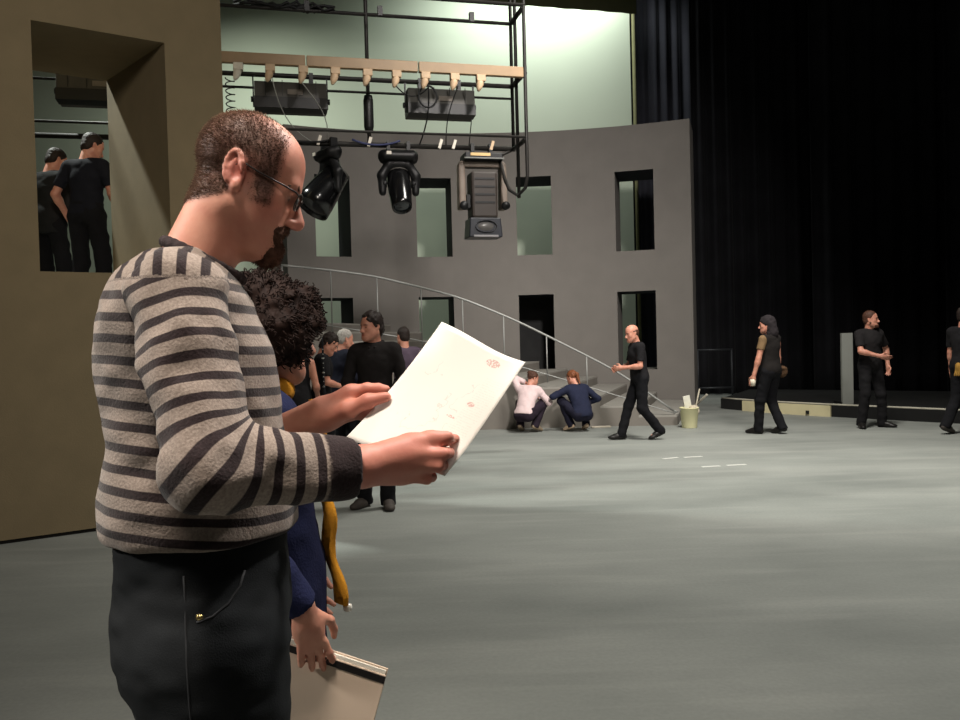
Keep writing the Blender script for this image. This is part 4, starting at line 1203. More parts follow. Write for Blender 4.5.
# ------------------------------------------------------------------ woman with the curly hair and the folder
WX = P(256, 318, 2.12)
wom, wi = person('woman with a big dark curly bob in a navy coat and mustard scarf', (WX[0], WX[1], 0), 28, H=1.655, hyaw=-8, hpitch=6,
      rh=(0.285, 0.02, 0.965), lh=(-0.22, 0.12, 0.92), rpole=(0.4, -1, 0), shirt=cloth('navy_coat', (29, 33, 62), 0.15), sleeve='long', shirt_grow=0.014, hem=0.50, dress=True,
      trousers=cloth('dark_trousers', (24, 25, 34)), shoes=M_shoe, hair=None, vox=0.006, curl=0.42, build=1.02, rhd=((-0.02, 0.22, -1.0), (-1, 0.12, 0.1)))
ws = wi['s']; C = wi['C']; R = wi['R']
# curly hair: a lumpy mass wrapped in small ringlets
h = SDF(); T = lambda x, y, z: C + R @ V3(x, y, z)
hb = [(T(0, -0.02, 0.045), (0.132, 0.142, 0.105)), (T(0, -0.035, -0.012), (0.142, 0.125, 0.072)), (T(0.02, 0.02, 0.02), (0.125, 0.10, 0.09))]
for c_, r_ in hb: h.ell(c_, r_, R, 0.04)
h.ell(T(0, 0.125, -0.045), (0.075, 0.085, 0.085), R, 0.02, 's')
h.bump(0.016, 26, 2); h.bump(0.010, 70, 3)
M_curl = mat('curly_dark_hair', srgb(44, 31, 27), 0.75, 0.4, 40, spec=0.15)
ho = h.build('hair', 0.006, M_curl, wom)
vv, qq = h.mesh(0.013)
vv = np.array(vv); rc = random.Random(3); curls = MB()
ctr = vv.mean(0)
idx = [rc.randrange(len(vv)) for _ in range(900)]
for k in idx:
    p = vv[k]; n = unit(p - ctr)
    tdir = unit(np.cross(n, V3(rc.uniform(-1, 1), rc.uniform(-1, 1), rc.uniform(-0.4, 0.4))) + V3(0, 0, -0.9)); b_ = np.cross(n, tdir)
    rad = rc.uniform(0.004, 0.008); L_ = rc.uniform(0.015, 0.035); tw = rc.uniform(1.2, 2.4); ph = rc.uniform(0, 6)
    pts = [p + n * (0.003 + rad * math.cos(ph + t * tw * 6.28) + 0.006 * t) + b_ * rad * math.sin(ph + t * tw * 6.28) + tdir * (t - 0.4) * L_ for t in np.linspace(0, 1, 11)]
    curls.tube(pts, [0.0015] * 10 + [0.0006], 4, caps=False)
curls.build('curls', M_curl, ho)
# scarf
M_scarf = cloth('mustard_scarf', (206, 142, 44), 0.15)
sc = SDF(); q = lambda x, y, z: wi['Tc'](x, y, z) * ws
ringp = [q(0.080 * math.sin(t), -0.012 + 0.072 * math.cos(t), 1.488 + 0.022 * math.cos(t + 2.8)) for t in np.linspace(0, 2 * math.pi, 17)[:-1]]
for a, b in zip(ringp, ringp[1:] + ringp[:1]): sc.cap(a, b, 0.030, k=0.012)
sc.bump(0.005, 30, 2)
so1 = sc.build('scarf', 0.006, M_scarf, wom)
tl = MB(); zt = np.linspace(1.36, 0.835, 22); vs = []; fs = []
yv = lambda z: float(np.interp(z, [0.5, 0.8, 1.0, 1.2, 1.36, 1.45], [0.205, 0.185, 0.155, 0.145, 0.13, 0.08]))
for j, z in enumerate(zt):
    for x in (-0.035, -0.018, 0.0, 0.018, 0.035):
        vs.append(V3(x + 0.035 + 0.008 * math.sin(j * 0.7), yv(z) + 0.012 + 0.006 * math.sin(j * 0.9 + x * 90), z))
for j in range(len(zt) - 1):
    for k in range(4): fs.append([j * 5 + k, j * 5 + k + 1, j * 5 + k + 6, j * 5 + k + 5])
tl.add(vs, fs, True); tlo = tl.build('scarf_tail', M_scarf, so1); md = tlo.modifiers.new('t', 'SOLIDIFY'); md.thickness = 0.014
MB().lathe([(0.0, -0.012), (0.010, -0.008), (0.012, 0), (0.010, 0.008), (0, 0.012)], V3(0.05, yv(0.83) + 0.018, 0.822), n=14).build('scarf_bead', mat('pearl', srgb(240, 236, 225), 0.15, 0.03, 5, spec=0.8), so1)
# folder held in her right hand
TL, TR = P(268, 629, 1.965), P(388, 669, 1.925)
t_ = TR - TL; wdt = np.linalg.norm(t_); t_ = t_ / wdt
dn = np.array((-0.33, 0.05, -0.94)); dn = unit(dn - t_ * (dn @ t_)); nn = np.cross(t_, dn)
if nn[1] > 0: nn = -nn
fo = empty('folder', TL)
tag(fo, 'off-white board folder with a black band, hanging from the curly-haired woman\'s hand', 'folder')
Rf = np.stack([t_, dn, nn], 1)
def fbox(x0, x1, y0, y1, z0, z1): return MB().box(Rf @ V3((x0 + x1) / 2, (y0 + y1) / 2, (z0 + z1) / 2), ((x1 - x0) / 2, (y1 - y0) / 2, (z1 - z0) / 2), Rf)
M_board = mat('folder_board', srgb(206, 184, 164), 0.6, 0.05, 6)
fbox(0, wdt, 0, 0.33, -0.004, 0.000).build('back_cover', M_board, fo)
fbox(0.003, wdt - 0.003, 0.004, 0.326, -0.0005, 0.004).build('sheets', mat('sheets_white', srgb(226, 222, 210), 0.7), fo)
fbox(0, wdt, 0.014, 0.33, 0.004, 0.008).build('front_cover', M_board, fo)
fbox(-0.001, wdt + 0.001, 0.016, 0.032, 0.006, 0.0095).build('band', mat('black_band', srgb(24, 20, 20), 0.6), fo)

# ------------------------------------------------------------------ the reading man
MAL = math.radians(14)
mb = P(195, 430, 1.38)
MROOT = np.array((mb[0], 1.38, 0.0)); MRZ = MAL - math.pi / 2
man = empty('person', MROOT, MRZ)
tag(man, 'balding man with glasses and goatee in a striped jumper reading a sheet of paper', 'person')
def Lc(px, py, d): return Rz(-MRZ) @ (P(px, py, d) - MROOT)

hs = 0.850
HC = Lc(245, 181, 1.395); HC[0] = 0.0
HR = Rz(math.radians(-2)) @ Rx(-math.radians(23))
HT = lambda x, y, z: HC + HR @ (V3(x, y, z) * hs)
NB = V3(0, -0.005, 1.600)

# joints
S_r, E_r, W_r = V3(0.172, -0.005, 1.575), Lc(208, 470, 1.125), Lc(358, 467, 1.235)
S_l, E_l, W_l = V3(-0.172, -0.005, 1.575), Lc(222, 470, 1.60), Lc(322, 414, 1.50)

torso = SDF()
torso.ell(V3(0, -0.004, 1.485), (0.165, 0.122, 0.15), None, 0.06)
torso.ell(V3(0, -0.055, 1.52), (0.130, 0.070, 0.11), None, 0.06)
torso.ell(V3(0, 0.004, 1.33), (0.160, 0.134, 0.20), None, 0.06)
torso.ell(V3(0, 0.006, 1.21), (0.158, 0.134, 0.13), None, 0.06)
torso.cap(V3(-0.110, -0.012, 1.585), V3(0.110, -0.012, 1.585), 0.056, k=0.07)

# --- body: one continuous skin surface
body = SDF()
body.ext(torso, -0.030)
HIP = {1: V3(0.092, 0.012, 1.02), -1: V3(-0.092, 0.012, 1.02)}
KNE = {1: V3(0.10, 0.075, 0.54), -1: V3(-0.105, 0.055, 0.54)}
ANK = {1: V3(0.115, 0.0, 0.09), -1: V3(-0.12, -0.02, 0.09)}
body.ell(V3(0, 0.004, 1.08), (0.14, 0.115, 0.13), None, 0.05)
for sd in (1, -1):
    body.cap(HIP[sd], KNE[sd], 0.085, 0.055, 0.05); body.cap(KNE[sd], ANK[sd], 0.055, 0.038, 0.03)
    body.cap(ANK[sd], ANK[sd] + V3(0.02 * sd, 0.13, -0.05), 0.036, 0.028, 0.03)
    for S_, E_, W_ in ((S_r, E_r, W_r), (S_l, E_l, W_l)):
        pass
for S_, E_, W_ in ((S_r, E_r, W_r), (S_l, E_l, W_l)):
    body.cap(S_ * 0.9 + E_ * 0.1, E_, 0.038, 0.036, 0.03); body.cap(E_, W_, 0.042, 0.029, 0.03)

def finger(f, pts, r0, r1, k=0.005):
    n = len(pts) - 1
    for j in range(n):
        f.cap(pts[j], pts[j + 1], r0 + (r1 - r0) * j / n, r0 + (r1 - r0) * (j + 1) / n, k if j else 0.012)

def near_hand(f):
    D = 0.028
    L = lambda x, y, d: Lc(x, y, d + D)
    w0 = Lc(330, 470, 1.215)
    f.cap(w0, W_r, 0.031, 0.0275, 0.01)
    mcp = [L(417, 444, 1.268), L(414, 455, 1.256), L(409, 466, 1.254), L(401, 476, 1.260)]
    wr = [Lc(366, 458, 1.246), Lc(366, 463, 1.240), Lc(365, 469, 1.240), Lc(364, 474, 1.245)]
    for a, b, r in zip(wr, mcp, (0.0135, 0.0135, 0.0130, 0.0125)): f.cap(a, b, 0.019, r, 0.012)
    f.ell(Lc(392, 462, 1.288), (0.022, 0.040, 0.026), None, 0.02)
    finger(f, [mcp[0], L(437, 441, 1.282), L(449, 439, 1.302), L(455, 438.5, 1.318)], 0.0100, 0.0076, 0.003)
    finger(f, [mcp[1], L(444, 454, 1.268), L(449, 453, 1.296), L(437, 449, 1.316)], 0.0100, 0.0076, 0.003)
    finger(f, [mcp[2], L(438, 466.5, 1.264), L(443, 465, 1.292), L(431, 460, 1.314)], 0.0098, 0.0075, 0.003)
    finger(f, [mcp[3], L(427, 479, 1.268), L(432, 477, 1.292), L(421, 471, 1.310)], 0.0090, 0.0070, 0.003)
    # thumb lies along the top, over the paper
    finger(f, [Lc(378, 457, 1.262), L(408, 444, 1.270), L(430, 439, 1.282), L(447, 437, 1.291)], 0.0165, 0.0092, 0.010)

def far_hand(f):
    f.cap(Lc(262, 443, 1.55), W_l, 0.034, 0.0265, 0.01)
    mcp = [Lc(351, 393, 1.485), Lc(352, 399, 1.496), Lc(350, 406, 1.502), Lc(346, 413, 1.503)]
    wr = [Lc(328, 409, 1.496), Lc(328, 412, 1.50), Lc(328, 415, 1.503), Lc(327, 418, 1.505)]
    for a, b, r in zip(wr, mcp, (0.0155, 0.0155, 0.015, 0.0145)): f.cap(a, b, 0.021, r, 0.014)
    finger(f, [mcp[0], Lc(367, 388.5, 1.482), Lc(378, 388.5, 1.480), Lc(386, 389.5, 1.478)], 0.0110, 0.0078)
    finger(f, [mcp[1], Lc(372, 396, 1.505), Lc(384, 398, 1.505), Lc(392, 400, 1.500)], 0.0110, 0.0080)
    finger(f, [mcp[2], Lc(370, 405, 1.512), Lc(382, 408, 1.508), Lc(389, 410, 1.502)], 0.0108, 0.0080)
    finger(f, [mcp[3], Lc(363, 415, 1.508), Lc(373, 418, 1.502), Lc(380, 420, 1.496)], 0.0100, 0.0075)
    finger(f, [Lc(332, 416, 1.485), Lc(349, 409.5, 1.462), Lc(368, 401, 1.452), Lc(386, 397, 1.447)], 0.0170, 0.0090, 0.010)

near_hand(body); far_hand(body)
head_sdf(body, HC, HR, hs, False, NB, True)
body.cap(HT(0, -0.020, -0.045), V3(0, -0.008, 1.60), 0.042, 0.052, 0.03)
body.ell(HT(0, 0.045, -0.115), (0.034, 0.032, 0.016), HR, 0.02)
# ears with rim, hollow and lobe
for x in (-1, 1):
    Re = HR @ Rz(-x * 0.38) @ Rx(0.20)
    ec = HT(x * 0.080, -0.012, 0.002)
    Q = lambda a, b, c: ec + Re @ (V3(a * x, b, c) * hs)
    rim = [Q(0.006, 0.016 * math.cos(t) - 0.004, 0.004 + 0.031 * math.sin(t)) for t in np.linspace(-0.15, math.pi + 1.0, 10)]
    for a, b in zip(rim[:-1], rim[1:]): body.cap(a, b, 0.0048 * hs, k=0.004)
    body.ell(Q(-0.004, -0.002, 0.0), (0.0065, 0.016, 0.027), Re, 0.006)
    body.ell(Q(0.001, 0.004, -0.028), (0.006, 0.008, 0.010), Re, 0.008)
    body.ell(Q(0.008, 0.004, -0.006), (0.006, 0.007, 0.010), Re, 0.004, 's')
    anti = [Q(0.004, -0.008, -0.014), Q(0.004, -0.010, 0.002), Q(0.003, -0.004, 0.018)]
    for a, b in zip(anti[:-1], anti[1:]): body.cap(a, b, 0.0035, k=0.004)

def sm(x, w): return np.clip(x / w + 0.5, 0, 1)
def hair_mask(q):
    ax = np.abs(q[:, 0])
    front = sm(0.056 - 0.10 * (q[:, 2] - 0.05) - q[:, 1], 0.016)
    low = sm(q[:, 2] + 0.036 - 0.45 * np.minimum(q[:, 1], 0.0) * 1.2, 0.012)
    side = np.maximum(low, 0)
    ear = 1 - sm(ax - 0.0775, 0.004) * np.exp(-(((q[:, 1] + 0.010) / 0.036) ** 6 + (q[:, 2] / 0.046) ** 6))
    ear = ear * (1 - np.exp(-(((ax - 0.082) / 0.02) ** 4 + ((q[:, 1] - 0.004) / 0.018) ** 4 + ((q[:, 2] + 0.012) / 0.03) ** 4)))
    gap = 1 - np.exp(-(((q[:, 1] - 0.012) / 0.022) ** 4 + ((q[:, 2] + 0.045) / 0.03) ** 4))
    crown = 1 - 0.85 * np.exp(-((ax / 0.052) ** 4 + ((q[:, 1] - 0.06) / 0.075) ** 4 + ((q[:, 2] - 0.12) / 0.05) ** 4))
    return front * side * ear * gap * crown
def man_attrs(v):
    q = ((v - HC) @ HR) / hs
    g = lambda c, w, e=2: np.exp(-((np.abs(np.abs(q[:, 0]) - c[0]) / w[0]) ** e + (np.abs(q[:, 1] - c[1]) / w[1]) ** e + (np.abs(q[:, 2] - c[2]) / w[2]) ** e))
    lips = g((0, 0.102, -0.074), (0.024, 0.016, 0.011)); ear = g((0.082, -0.012, 0.0), (0.014, 0.024, 0.034)) * 0.6
    nose = g((0, 0.118, -0.038), (0.02, 0.018, 0.018)) * 0.45; cheek = g((0.05, 0.065, -0.03), (0.025, 0.03, 0.03)) * 0.35
    handm = np.clip((v[:, 1] - 0.17) / 0.08, 0, 1) * 0.34
    eye = g((0.032, 0.092, -0.004), (0.010, 0.012, 0.004), 4)
    stub = (g((0.048, 0.035, -0.075), (0.03, 0.05, 0.032)) * 0.45 + g((0, 0.07, -0.11), (0.05, 0.04, 0.03)) * 0.3)
    crown = 0
    return {'flush': np.clip(lips * 0.7 + ear + nose + cheek + handm + 0.22, 0, 1), 'stubble': np.clip(stub + crown, 0, 0.8), 'brow': np.clip(eye * 0.9 + hair_mask(q) * 0.72, 0, 1)}
bo = body.build('body', 0.0031, M_skin, man, 1.0, man_attrs)

def march(f, p, d, step=0.002, n=400):
    """walk from p along d until the field is entered"""
    d = unit(d); ts = np.arange(n) * step
    D = f.eval((p + d * ts[:, None])[None].astype(np.float32))[0]
    k = np.nonzero(D < 0)[0]
    return p + d * (ts[k[0]] if len(k) else 0.0)

# --- hair: cropped at the sides and back, thin on the crown
def strands(name, obj, mask_fn, count, length, material, comb, seed, rad=0.00045):
    me = obj.data; n = len(me.vertices)
    co = np.zeros(n * 3, np.float32); me.vertices.foreach_get('co', co); co = co.reshape(-1, 3).astype(float)
    no = np.zeros(n * 3, np.float32); me.vertices.foreach_get('normal', no); no = no.reshape(-1, 3).astype(float)
    w = mask_fn(((co - HC) @ HR) / hs); w = np.where(w < 0.03, 0, w)
    rg_ = np.random.default_rng(seed)
    k = rg_.choice(n, count, p=w / w.sum())
    p = co[k] + rg_.normal(0, 0.0012, (count, 3)); nn_ = no[k]
    d = nn_ * 0.75 + (HR @ np.array(comb, float)) * 0.55 + rg_.normal(0, 0.22, (count, 3)); d /= np.linalg.norm(d, axis=1)[:, None]
    L_ = length * rg_.uniform(0.6, 1.15, count)[:, None] * (0.45 + 0.55 * w[k])[:, None]
    a = np.cross(d, rg_.normal(0, 1, (count, 3))); a /= np.linalg.norm(a, axis=1)[:, None]; b = np.cross(d, a)
    p = p - nn_ * 0.001
    v = np.stack([p + a * rad, p - a * rad * 0.5 + b * rad * 0.87, p - a * rad * 0.5 - b * rad * 0.87, p + d * L_], 1).reshape(-1, 3)
    base = np.arange(count)[:, None, None] * 4
    f = (base + np.array(((0, 1, 3), (1, 2, 3), (2, 0, 3)))[None]).reshape(-1, 3)
    return from_arrays(name, v, f, material, man, False)
M_crop = mat('cropped_brown_hair', srgb(82, 60, 47), 0.9, 0.45, 60, spec=0.1)
hob = strands('hair', bo, hair_mask, 24000, 0.0065, M_crop, (0, -0.75, -0.65), 5)
# --- goatee and moustache
gt = SDF()
gt.ell(HT(0, 0.086, -0.110), tuple(np.array((0.033, 0.032, 0.032)) * hs), HR, 0.012)
gt.cap(HT(-0.028, 0.085, -0.072), HT(-0.022, 0.088, -0.105), 0.016 * hs, 0.019 * hs, 0.010); gt.cap(HT(0.028, 0.085, -0.072), HT(0.022, 0.088, -0.105), 0.016 * hs, 0.019 * hs, 0.010)
for x in (-1, 1): gt.cap(HT(0, 0.101, -0.0565), HT(x * 0.029, 0.090, -0.070), 0.0105 * hs, 0.0100 * hs, 0.006)
gt.cap(HT(0, 0.094, -0.092), HT(0, 0.088, -0.115), 0.013 * hs, 0.020 * hs, 0.01)
gt.bump(0.0025, 110, 4); gt.bump(0.0015, 240, 6)
M_goat = mat('goatee_hair', srgb(84, 60, 49), 0.9, 0.4, 90, spec=0.1)
gob = gt.build('goatee', 0.0026, M_goat, man)
bris = strands('bristles', gob, lambda q: np.ones(len(q)), 5000, 0.005, M_goat, (0, 0.2, -0.9), 6)
bris.parent = gob
# --- eyebrows
for x in (-1, 1):
    eb = SDF(); eb.cap(HT(x * 0.015, 0.100, 0.018), HT(x * 0.036, 0.097, 0.0235), 0.0042 * hs, k=0.004); eb.cap(HT(x * 0.036, 0.097, 0.0235), HT(x * 0.054, 0.082, 0.018), 0.0042 * hs, 0.0025 * hs, 0.004)
    eb.bump(0.001, 200, 3); eb.build('eyebrow', 0.0022, M_crop, man)
# --- glasses
M_wire = mat('glasses_wire', srgb(58, 48, 42), 0.3, 0.05, 5, metal=0.7)
def glass_mat():
    mt, nt, b = _nt('lens_clear')
    b.inputs['Base Color'].default_value = (0.92, 0.95, 0.96, 1); b.inputs['Roughness'].default_value = 0.02
    b.inputs['Transmission Weight'].default_value = 1.0; b.inputs['IOR'].default_value = 1.2
    return mt
gl = empty('glasses', HC)
gl.parent = man
tag(gl, 'thin wire-framed glasses')
GO = lambda x, y, z: HR @ (V3(x, y, z) * hs)
M_lensc = glass_mat()
for x in (-1, 1):
    ring = []
    for t in np.linspace(0, 2 * math.pi, 25)[:-1]:
        cx, cz = math.cos(t), math.sin(t); e_ = 0.75
        ux = 0.0235 * abs(cx) ** e_ * (1 if cx >= 0 else -1); uz = 0.0165 * abs(cz) ** e_ * (1 if cz >= 0 else -1)
        ring.append(GO(x * 0.033 + ux, 0.113 - 0.10 * abs(x * 0.033 + ux) - 0.10 * (0.0165 - uz), -0.003 + uz))
    MB().tube(ring, 0.0012, 6, closed=True).build('rim', M_wire, gl)
    c_ = sum(ring) / len(ring)
    MB().add([c_ + GO(0, 0.0008, 0)] + ring + [c_ - GO(0, 0.0008, 0)], [[0, k + 1, (k + 1) % 24 + 1] for k in range(24)] + [[25, (k + 1) % 24 + 1, k + 1] for k in range(24)], True).build('lens', M_lensc, gl)
    MB().tube([GO(x * 0.0565, 0.107, 0.006), GO(x * 0.066, 0.100, 0.009), GO(x * 0.0735, 0.075, 0.011), GO(x * 0.080, 0.025, 0.015), GO(x * 0.083, -0.006, 0.020), GO(x * 0.081, -0.022, 0.006)], 0.0014, 6).build('temple_arm', mat('temple_dark', srgb(30, 24, 22), 0.4), gl)
    MB().tube([GO(x * 0.012, 0.108, -0.004), GO(x * 0.009, 0.106, -0.012)], 0.002, 6).build('nose_pad', M_wire, gl)
MB().tube([GO(-0.0105, 0.112, 0.002), GO(-0.004, 0.1145, 0.006), GO(0.004, 0.1145, 0.006), GO(0.0105, 0.112, 0.002)], 0.0012, 6).build('bridge', M_wire, gl)

# --- striped jumper
def jumper_material():
    mt, nt, b = _nt('striped_knit')
    N = nt.nodes; L = nt.links
    def attr(n_): a = N.new('ShaderNodeAttribute'); a.attribute_name = n_; return a.outputs['Fac']
    def mth(op, a, v=None):
        m_ = N.new('ShaderNodeMath'); m_.operation = op
        for k, q in enumerate((a, v)):
            if q is None: continue
            if isinstance(q, (int, float)): m_.inputs[k].default_value = q
            else: L.new(q, m_.inputs[k])
        return m_.outputs[0]
    tc = N.new('ShaderNodeTexCoord')
    nz = N.new('ShaderNodeTexNoise'); nz.inputs['Scale'].default_value = 7; nz.inputs['Detail'].default_value = 2
    L.new(tc.outputs['Object'], nz.inputs['Vector'])
    wob = mth('MULTIPLY', mth('SUBTRACT', nz.outputs['Fac'], 0.5), 0.22)
    ph = mth('ADD', attr('stripe'), wob)
    tri = mth('PINGPONG', ph, 0.5)            # 0..0.5 over one stripe pitch
    mr = N.new('ShaderNodeMapRange'); mr.inputs['From Min'].default_value = 0.185; mr.inputs['From Max'].default_value = 0.225
    L.new(tri, mr.inputs['Value'])
    fac = mth('MAXIMUM', mth('SUBTRACT', 1.0, mr.outputs['Result']), attr('band'))
    n2 = N.new('ShaderNodeTexNoise'); n2.inputs['Scale'].default_value = 260; n2.inputs['Detail'].default_value = 3
    L.new(tc.outputs['Object'], n2.inputs['Vector'])
    r1 = N.new('ShaderNodeValToRGB'); r1.color_ramp.elements[0].color = (*srgb(124, 110, 101), 1); r1.color_ramp.elements[1].color = (*srgb(150, 136, 126), 1)
    r1.color_ramp.elements[0].position = 0.3; r1.color_ramp.elements[1].position = 0.7
    r2 = N.new('ShaderNodeValToRGB'); r2.color_ramp.elements[0].color = (*srgb(36, 27, 28), 1); r2.color_ramp.elements[1].color = (*srgb(49, 38, 39), 1)
    r2.color_ramp.elements[0].position = 0.3; r2.color_ramp.elements[1].position = 0.7
    L.new(n2.outputs['Fac'], r1.inputs['Fac']); L.new(n2.outputs['Fac'], r2.inputs['Fac'])
    mx = N.new('ShaderNodeMixRGB'); L.new(fac, mx.inputs['Fac']); L.new(r1.outputs['Color'], mx.inputs['Color1']); L.new(r2.outputs['Color'], mx.inputs['Color2'])
    L.new(mx.outputs['Color'], b.inputs['Base Color'])
    b.inputs['Roughness'].default_value = 0.95; b.inputs['Specular IOR Level'].default_value = 0.1; b.inputs['Sheen Weight'].default_value = 0.15
    bp = N.new('ShaderNodeBump'); bp.inputs['Strength'].default_value = 0.35; bp.inputs['Distance'].default_value = 0.004
    L.new(n2.outputs['Fac'], bp.inputs['Height']); L.new(bp.outputs['Normal'], b.inputs['Normal'])
    return mt
M_knit = jumper_material()
PITCH_S = 0.0320
jm = SDF(); jm.ext(torso, 0.004)
jm.cap(V3(0, 0.004, 1.26), V3(0, 0.004, 1.20), 0.140, 0.140, 0.04)
jm.cut(V3(0, 0, 1.203), V3(0, 0.0, -1), 0.012)
jm.bump(0.006, 9, 3); jm.bump(0.0035, 22, 8, (1, 1, 1.6))
YZ = 1.602          # the shoulder yoke starts above this height
def jump_attrs(v):
    st = (v[:, 2] + 0.015 * np.sin(v[:, 1] * 9)) / PITCH_S
    yoke = v[:, 2] > YZ
    st = np.where(yoke, (v[:, 1] + 0.5) / PITCH_S + 0.2, st)
    return {'stripe': st, 'band': np.zeros(len(v))}
jo = jm.build('jumper', 0.0042, M_knit, man, 1.0, jump_attrs)

def sleeve(name, S_, E_, W_, side):
    f = SDF()
    c_end = W_ + (E_ - W_) * 0.02
    f.cap(S_ + V3(-0.02 * side, 0, 0), E_, 0.068, 0.057, 0.03); f.cap(E_, c_end, 0.057, 0.046, 0.03, flat=True)
    f.ell(E_ + unit(E_ - (S_ + W_) / 2) * 0.006, (0.055, 0.055, 0.055), None, 0.02)
    f.bump(0.007, 16, 5); f.bump(0.004, 34, 9)
    ax1 = unit(E_ - S_); L1 = np.linalg.norm(E_ - S_); ax2 = unit(c_end - E_); L2 = np.linalg.norm(c_end - E_)
    def at(v):
        def seg(a, b):
            ba = b - a; t = np.clip(((v - a) @ ba) / (ba @ ba), 0, 1); return np.linalg.norm(v - a - t[:, None] * ba, axis=1)
        d1, d2 = seg(S_, E_), seg(E_, c_end)
        s1 = (v - S_) @ ax1; s2 = L1 + (v - E_) @ ax2
        w1 = 1 / (d1 + 1e-3) ** 5; w2 = 1 / (d2 + 1e-3) ** 5
        s_ = (s1 * w1 + s2 * w2) / (w1 + w2)
        st = np.where(v[:, 2] > YZ - 0.004, (v[:, 1] + 0.5) / PITCH_S + 0.2, (s_ + 0.012) / PITCH_S)
        return {'stripe': st, 'band': np.clip((s_ - (L1 + L2 - 0.052)) / 0.0015, 0, 1)}
    f.build(name, 0.0042, M_knit, jo, 1.0, at)
sleeve('sleeve', S_r, E_r, W_r + (W_r - E_r) * -0.02, 1)
sleeve('sleeve', S_l, E_l, Lc(272, 437, 1.545), -1)
# neck band
nbd = SDF()
nc = V3(0, 0.022, 1.640)
rp = [nc + V3(0.064 * math.sin(t), 0.058 * math.cos(t), -0.031 * math.cos(t)) for t in np.linspace(0, 2 * math.pi, 25)[:-1]]
for a, b in zip(rp, rp[1:] + rp[:1]): nbd.cap(a, b, 0.0085, k=0.006)
nbd.build('neck_band', 0.0034, mat('band_knit', srgb(50, 40, 41), 0.95, 0.25, 90, 0.3, 300), jo)

# --- dark jeans
M_jean = mat('dark_jeans', srgb(26, 28, 30), 0.85, 0.3, 14, 0.15, 420, spec=0.15)
jn = SDF()
jn.ell(V3(0, 0.006, 1.10), (0.164, 0.138, 0.15), None, 0.05)
jn.ell(V3(0, -0.045, 1.02), (0.145, 0.085, 0.11), None, 0.05)
for sd in (1, -1):
    jn.cap(HIP[sd] + V3(0, 0.012, 0), KNE[sd], 0.110, 0.080, 0.05); jn.cap(KNE[sd], ANK[sd] + V3(0, 0, -0.05), 0.080, 0.068, 0.03, flat=True)
jn.ell(V3(0, 0.006, 1.20), (0.150, 0.126, 0.10), None, 0.05)
jn.cut(V3(0, 0, 1.245), V3(0, 0, 1))
jn.bump(0.005, 9, 3); jn.bump(0.003, 24, 6, (1, 1, 2))
jo2 = jn.build('trousers', 0.0055, M_jean, man)
# pocket opening, seam and rivet on the near hip
seam = []
for z, y in ((1.165, 0.075), (1.145, 0.068), (1.125, 0.052), (1.112, 0.030), (1.106, 0.008)):
    seam.append(march(jn, V3(0.3, y, z), V3(-1, 0, 0)) + V3(0.0015, 0, 0))
MB().tube(seam, 0.0022, 6).build('pocket_edge', mat('jean_edge', srgb(46, 46, 48), 0.8), jo2)
side_seam = [march(jn, V3(0.3, -0.005 + 0.012 * math.sin(z * 3), z), V3(-1, 0, 0)) + V3(0.001, 0, 0) for z in np.linspace(1.17, 0.30, 30)]
MB().tube(side_seam, 0.0016, 5).build('side_seam', mat('jean_seam', srgb(34, 35, 37), 0.85), jo2)
rv = march(jn, V3(0.3, 0.012, 1.112), V3(-1, 0, 0))
MB().lathe([(0.0, 0.004), (0.0035, 0.0036), (0.0055, 0.001), (0.0055, -0.002)], rv, Ry(math.pi / 2), 14).build('rivet', mat('brass', srgb(205, 180, 120), 0.25, 0.05, 5, metal=0.9), jo2)
for sd in (1, -1):
    f = SDF(); an = ANK[sd]; Q = lambda x, y, z: an + V3(x, y, z)
    f.cap(Q(0, -0.04, -0.048), Q(0.01 * sd, 0.07, -0.052), 0.046, 0.048, 0.02); f.ell(Q(0.018 * sd, 0.135, -0.06), (0.05, 0.09, 0.038), None, 0.03)
    f.cap(Q(0, -0.01, 0.01), Q(0, 0.01, -0.04), 0.048, 0.048, 0.03); f.cut(V3(0, 0, 0.002), V3(0, 0, -1))
    f.build('shoe', 0.006, M_shoe, man)

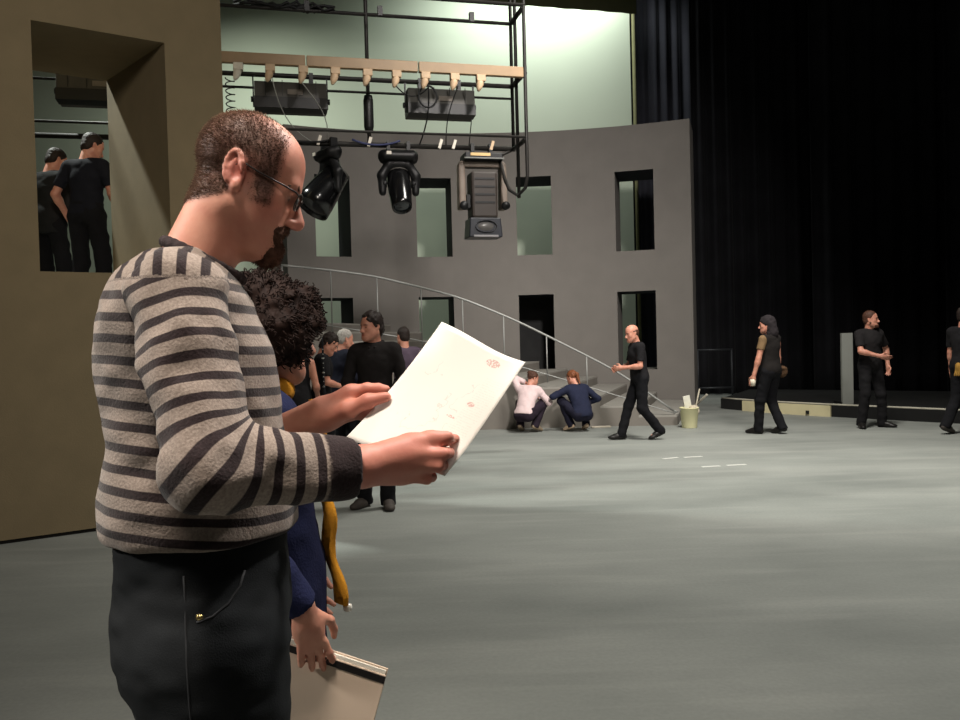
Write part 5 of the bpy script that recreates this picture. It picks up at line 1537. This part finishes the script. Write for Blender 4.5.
# ------------------------------------------------------------------ the sheet he reads
pA, pB, pD = P(442, 322, 1.500), P(529, 368, 1.370), P(345, 437, 1.432)
def paper_material():
    mt, nt, b = _nt('printed_sheet')
    N = nt.nodes; L = nt.links
    def attr(n_): a = N.new('ShaderNodeAttribute'); a.attribute_name = n_; return a.outputs['Fac']
    def mth(op, a, v=None):
        m_ = N.new('ShaderNodeMath'); m_.operation = op
        for k, q in enumerate((a, v)):
            if q is None: continue
            if isinstance(q, (int, float)): m_.inputs[k].default_value = q
            else: L.new(q, m_.inputs[k])
        return m_.outputs[0]
    u, v = attr('u'), attr('v')
    cb = N.new('ShaderNodeCombineXYZ'); L.new(u, cb.inputs[0]); L.new(v, cb.inputs[1])
    # faint plan lines: thin zero crossings of a stretched noise, on the drawing area only
    n1 = N.new('ShaderNodeTexNoise'); n1.inputs['Scale'].default_value = 5.5; n1.inputs['Detail'].default_value = 3
    L.new(cb.outputs[0], n1.inputs['Vector'])
    line = mth('LESS_THAN', mth('ABSOLUTE', mth('SUBTRACT', n1.outputs['Fac'], 0.5)), 0.007)
    n2 = N.new('ShaderNodeTexNoise'); n2.inputs['Scale'].default_value = 3.0
    L.new(cb.outputs[0], n2.inputs['Vector'])
    line = mth('MULTIPLY', line, mth('GREATER_THAN', n2.outputs['Fac'], 0.5))
    box = lambda c, lo, hi: mth('MULTIPLY', mth('GREATER_THAN', c, lo), mth('LESS_THAN', c, hi))
    line = mth('MULTIPLY', line, mth('MULTIPLY', box(u, 0.2, 0.72), box(v, 0.25, 0.85)))
    # small text rows in a corner block
    rows = mth('GREATER_THAN', mth('SINE', mth('MULTIPLY', v, 330.0)), 0.25)
    n3 = N.new('ShaderNodeTexNoise'); n3.inputs['Scale'].default_value = 60
    L.new(cb.outputs[0], n3.inputs['Vector'])
    txt = mth('MULTIPLY', mth('MULTIPLY', rows, mth('GREATER_THAN', n3.outputs['Fac'], 0.48)), mth('MULTIPLY', box(u, 0.74, 0.93), box(v, 0.2, 0.85)))
    ink = mth('MULTIPLY', mth('MAXIMUM', mth('MULTIPLY', line, 1.0), mth('MULTIPLY', txt, 0.4)), 0.22)
    red = None
    for (a, bb, ra, rb_) in ((0.70, 0.095, 0.075, 0.03), (0.775, 0.44, 0.035, 0.018), (0.70, 0.58, 0.045, 0.010)):
        e1 = mth('POWER', mth('DIVIDE', mth('SUBTRACT', u, a), ra), 2.0); e2 = mth('POWER', mth('DIVIDE', mth('SUBTRACT', v, bb), rb_), 2.0)
        sp = mth('LESS_THAN', mth('ADD', e1, e2), 1.0)
        red = sp if red is None else mth('MAXIMUM', red, sp)
    red = mth('MULTIPLY', red, mth('GREATER_THAN', n3.outputs['Fac'], 0.46))
    m1 = N.new('ShaderNodeMixRGB'); m1.inputs['Color1'].default_value = (*srgb(238, 233, 226), 1); m1.inputs['Color2'].default_value = (*srgb(120, 116, 114), 1)
    L.new(ink, m1.inputs['Fac'])
    m2 = N.new('ShaderNodeMixRGB'); m2.inputs['Color2'].default_value = (*srgb(192, 110, 104), 1)
    L.new(mth('MULTIPLY', red, 0.55), m2.inputs['Fac']); L.new(m1.outputs['Color'], m2.inputs['Color1'])
    L.new(m2.outputs['Color'], b.inputs['Base Color'])
    b.inputs['Roughness'].default_value = 0.7; b.inputs['Specular IOR Level'].default_value = 0.2
    return mt
M_paper = paper_material()
def sheet(name, off, label, cu, parent=None, grow=0.0):
    n = 26; vs = []; us = []; vv_ = []; fs = []
    eu = pB - pA; ev = pD - pA; nrm = unit(np.cross(eu, ev))
    if nrm[1] > 0: nrm = -nrm        # towards reader and camera
    for j in range(n + 1):
        for i_ in range(n + 1):
            u, v = i_ / n, j / n
            lift = cu * (max(u - 0.45, 0) ** 2) * max(1 - v * 1.4, 0) * 0.9 - 0.006 * math.sin(math.pi * v) * (1 - u) + 0.004 * math.sin(2.2 * math.pi * (u - 0.35 * v))
            vs.append(pA + eu * u + ev * v * (1 - 0.16 * u) + nrm * (lift + off)); us.append(u); vv_.append(v)
    for j in range(n):
        for i_ in range(n):
            a = j * (n + 1) + i_; fs.append([a, a + 1, a + n + 2, a + n + 1])
    o = from_arrays(name, np.array(vs), np.array(fs), M_paper, parent, True, {'u': us, 'v': vv_})
    md = o.modifiers.new('t', 'SOLIDIFY'); md.thickness = 0.0004
    if label: tag(o, label, 'paper')
    return o
sh = sheet('paper_sheet', 0.0, 'large white printed sheet with red marks held by the reading man', 0.055)
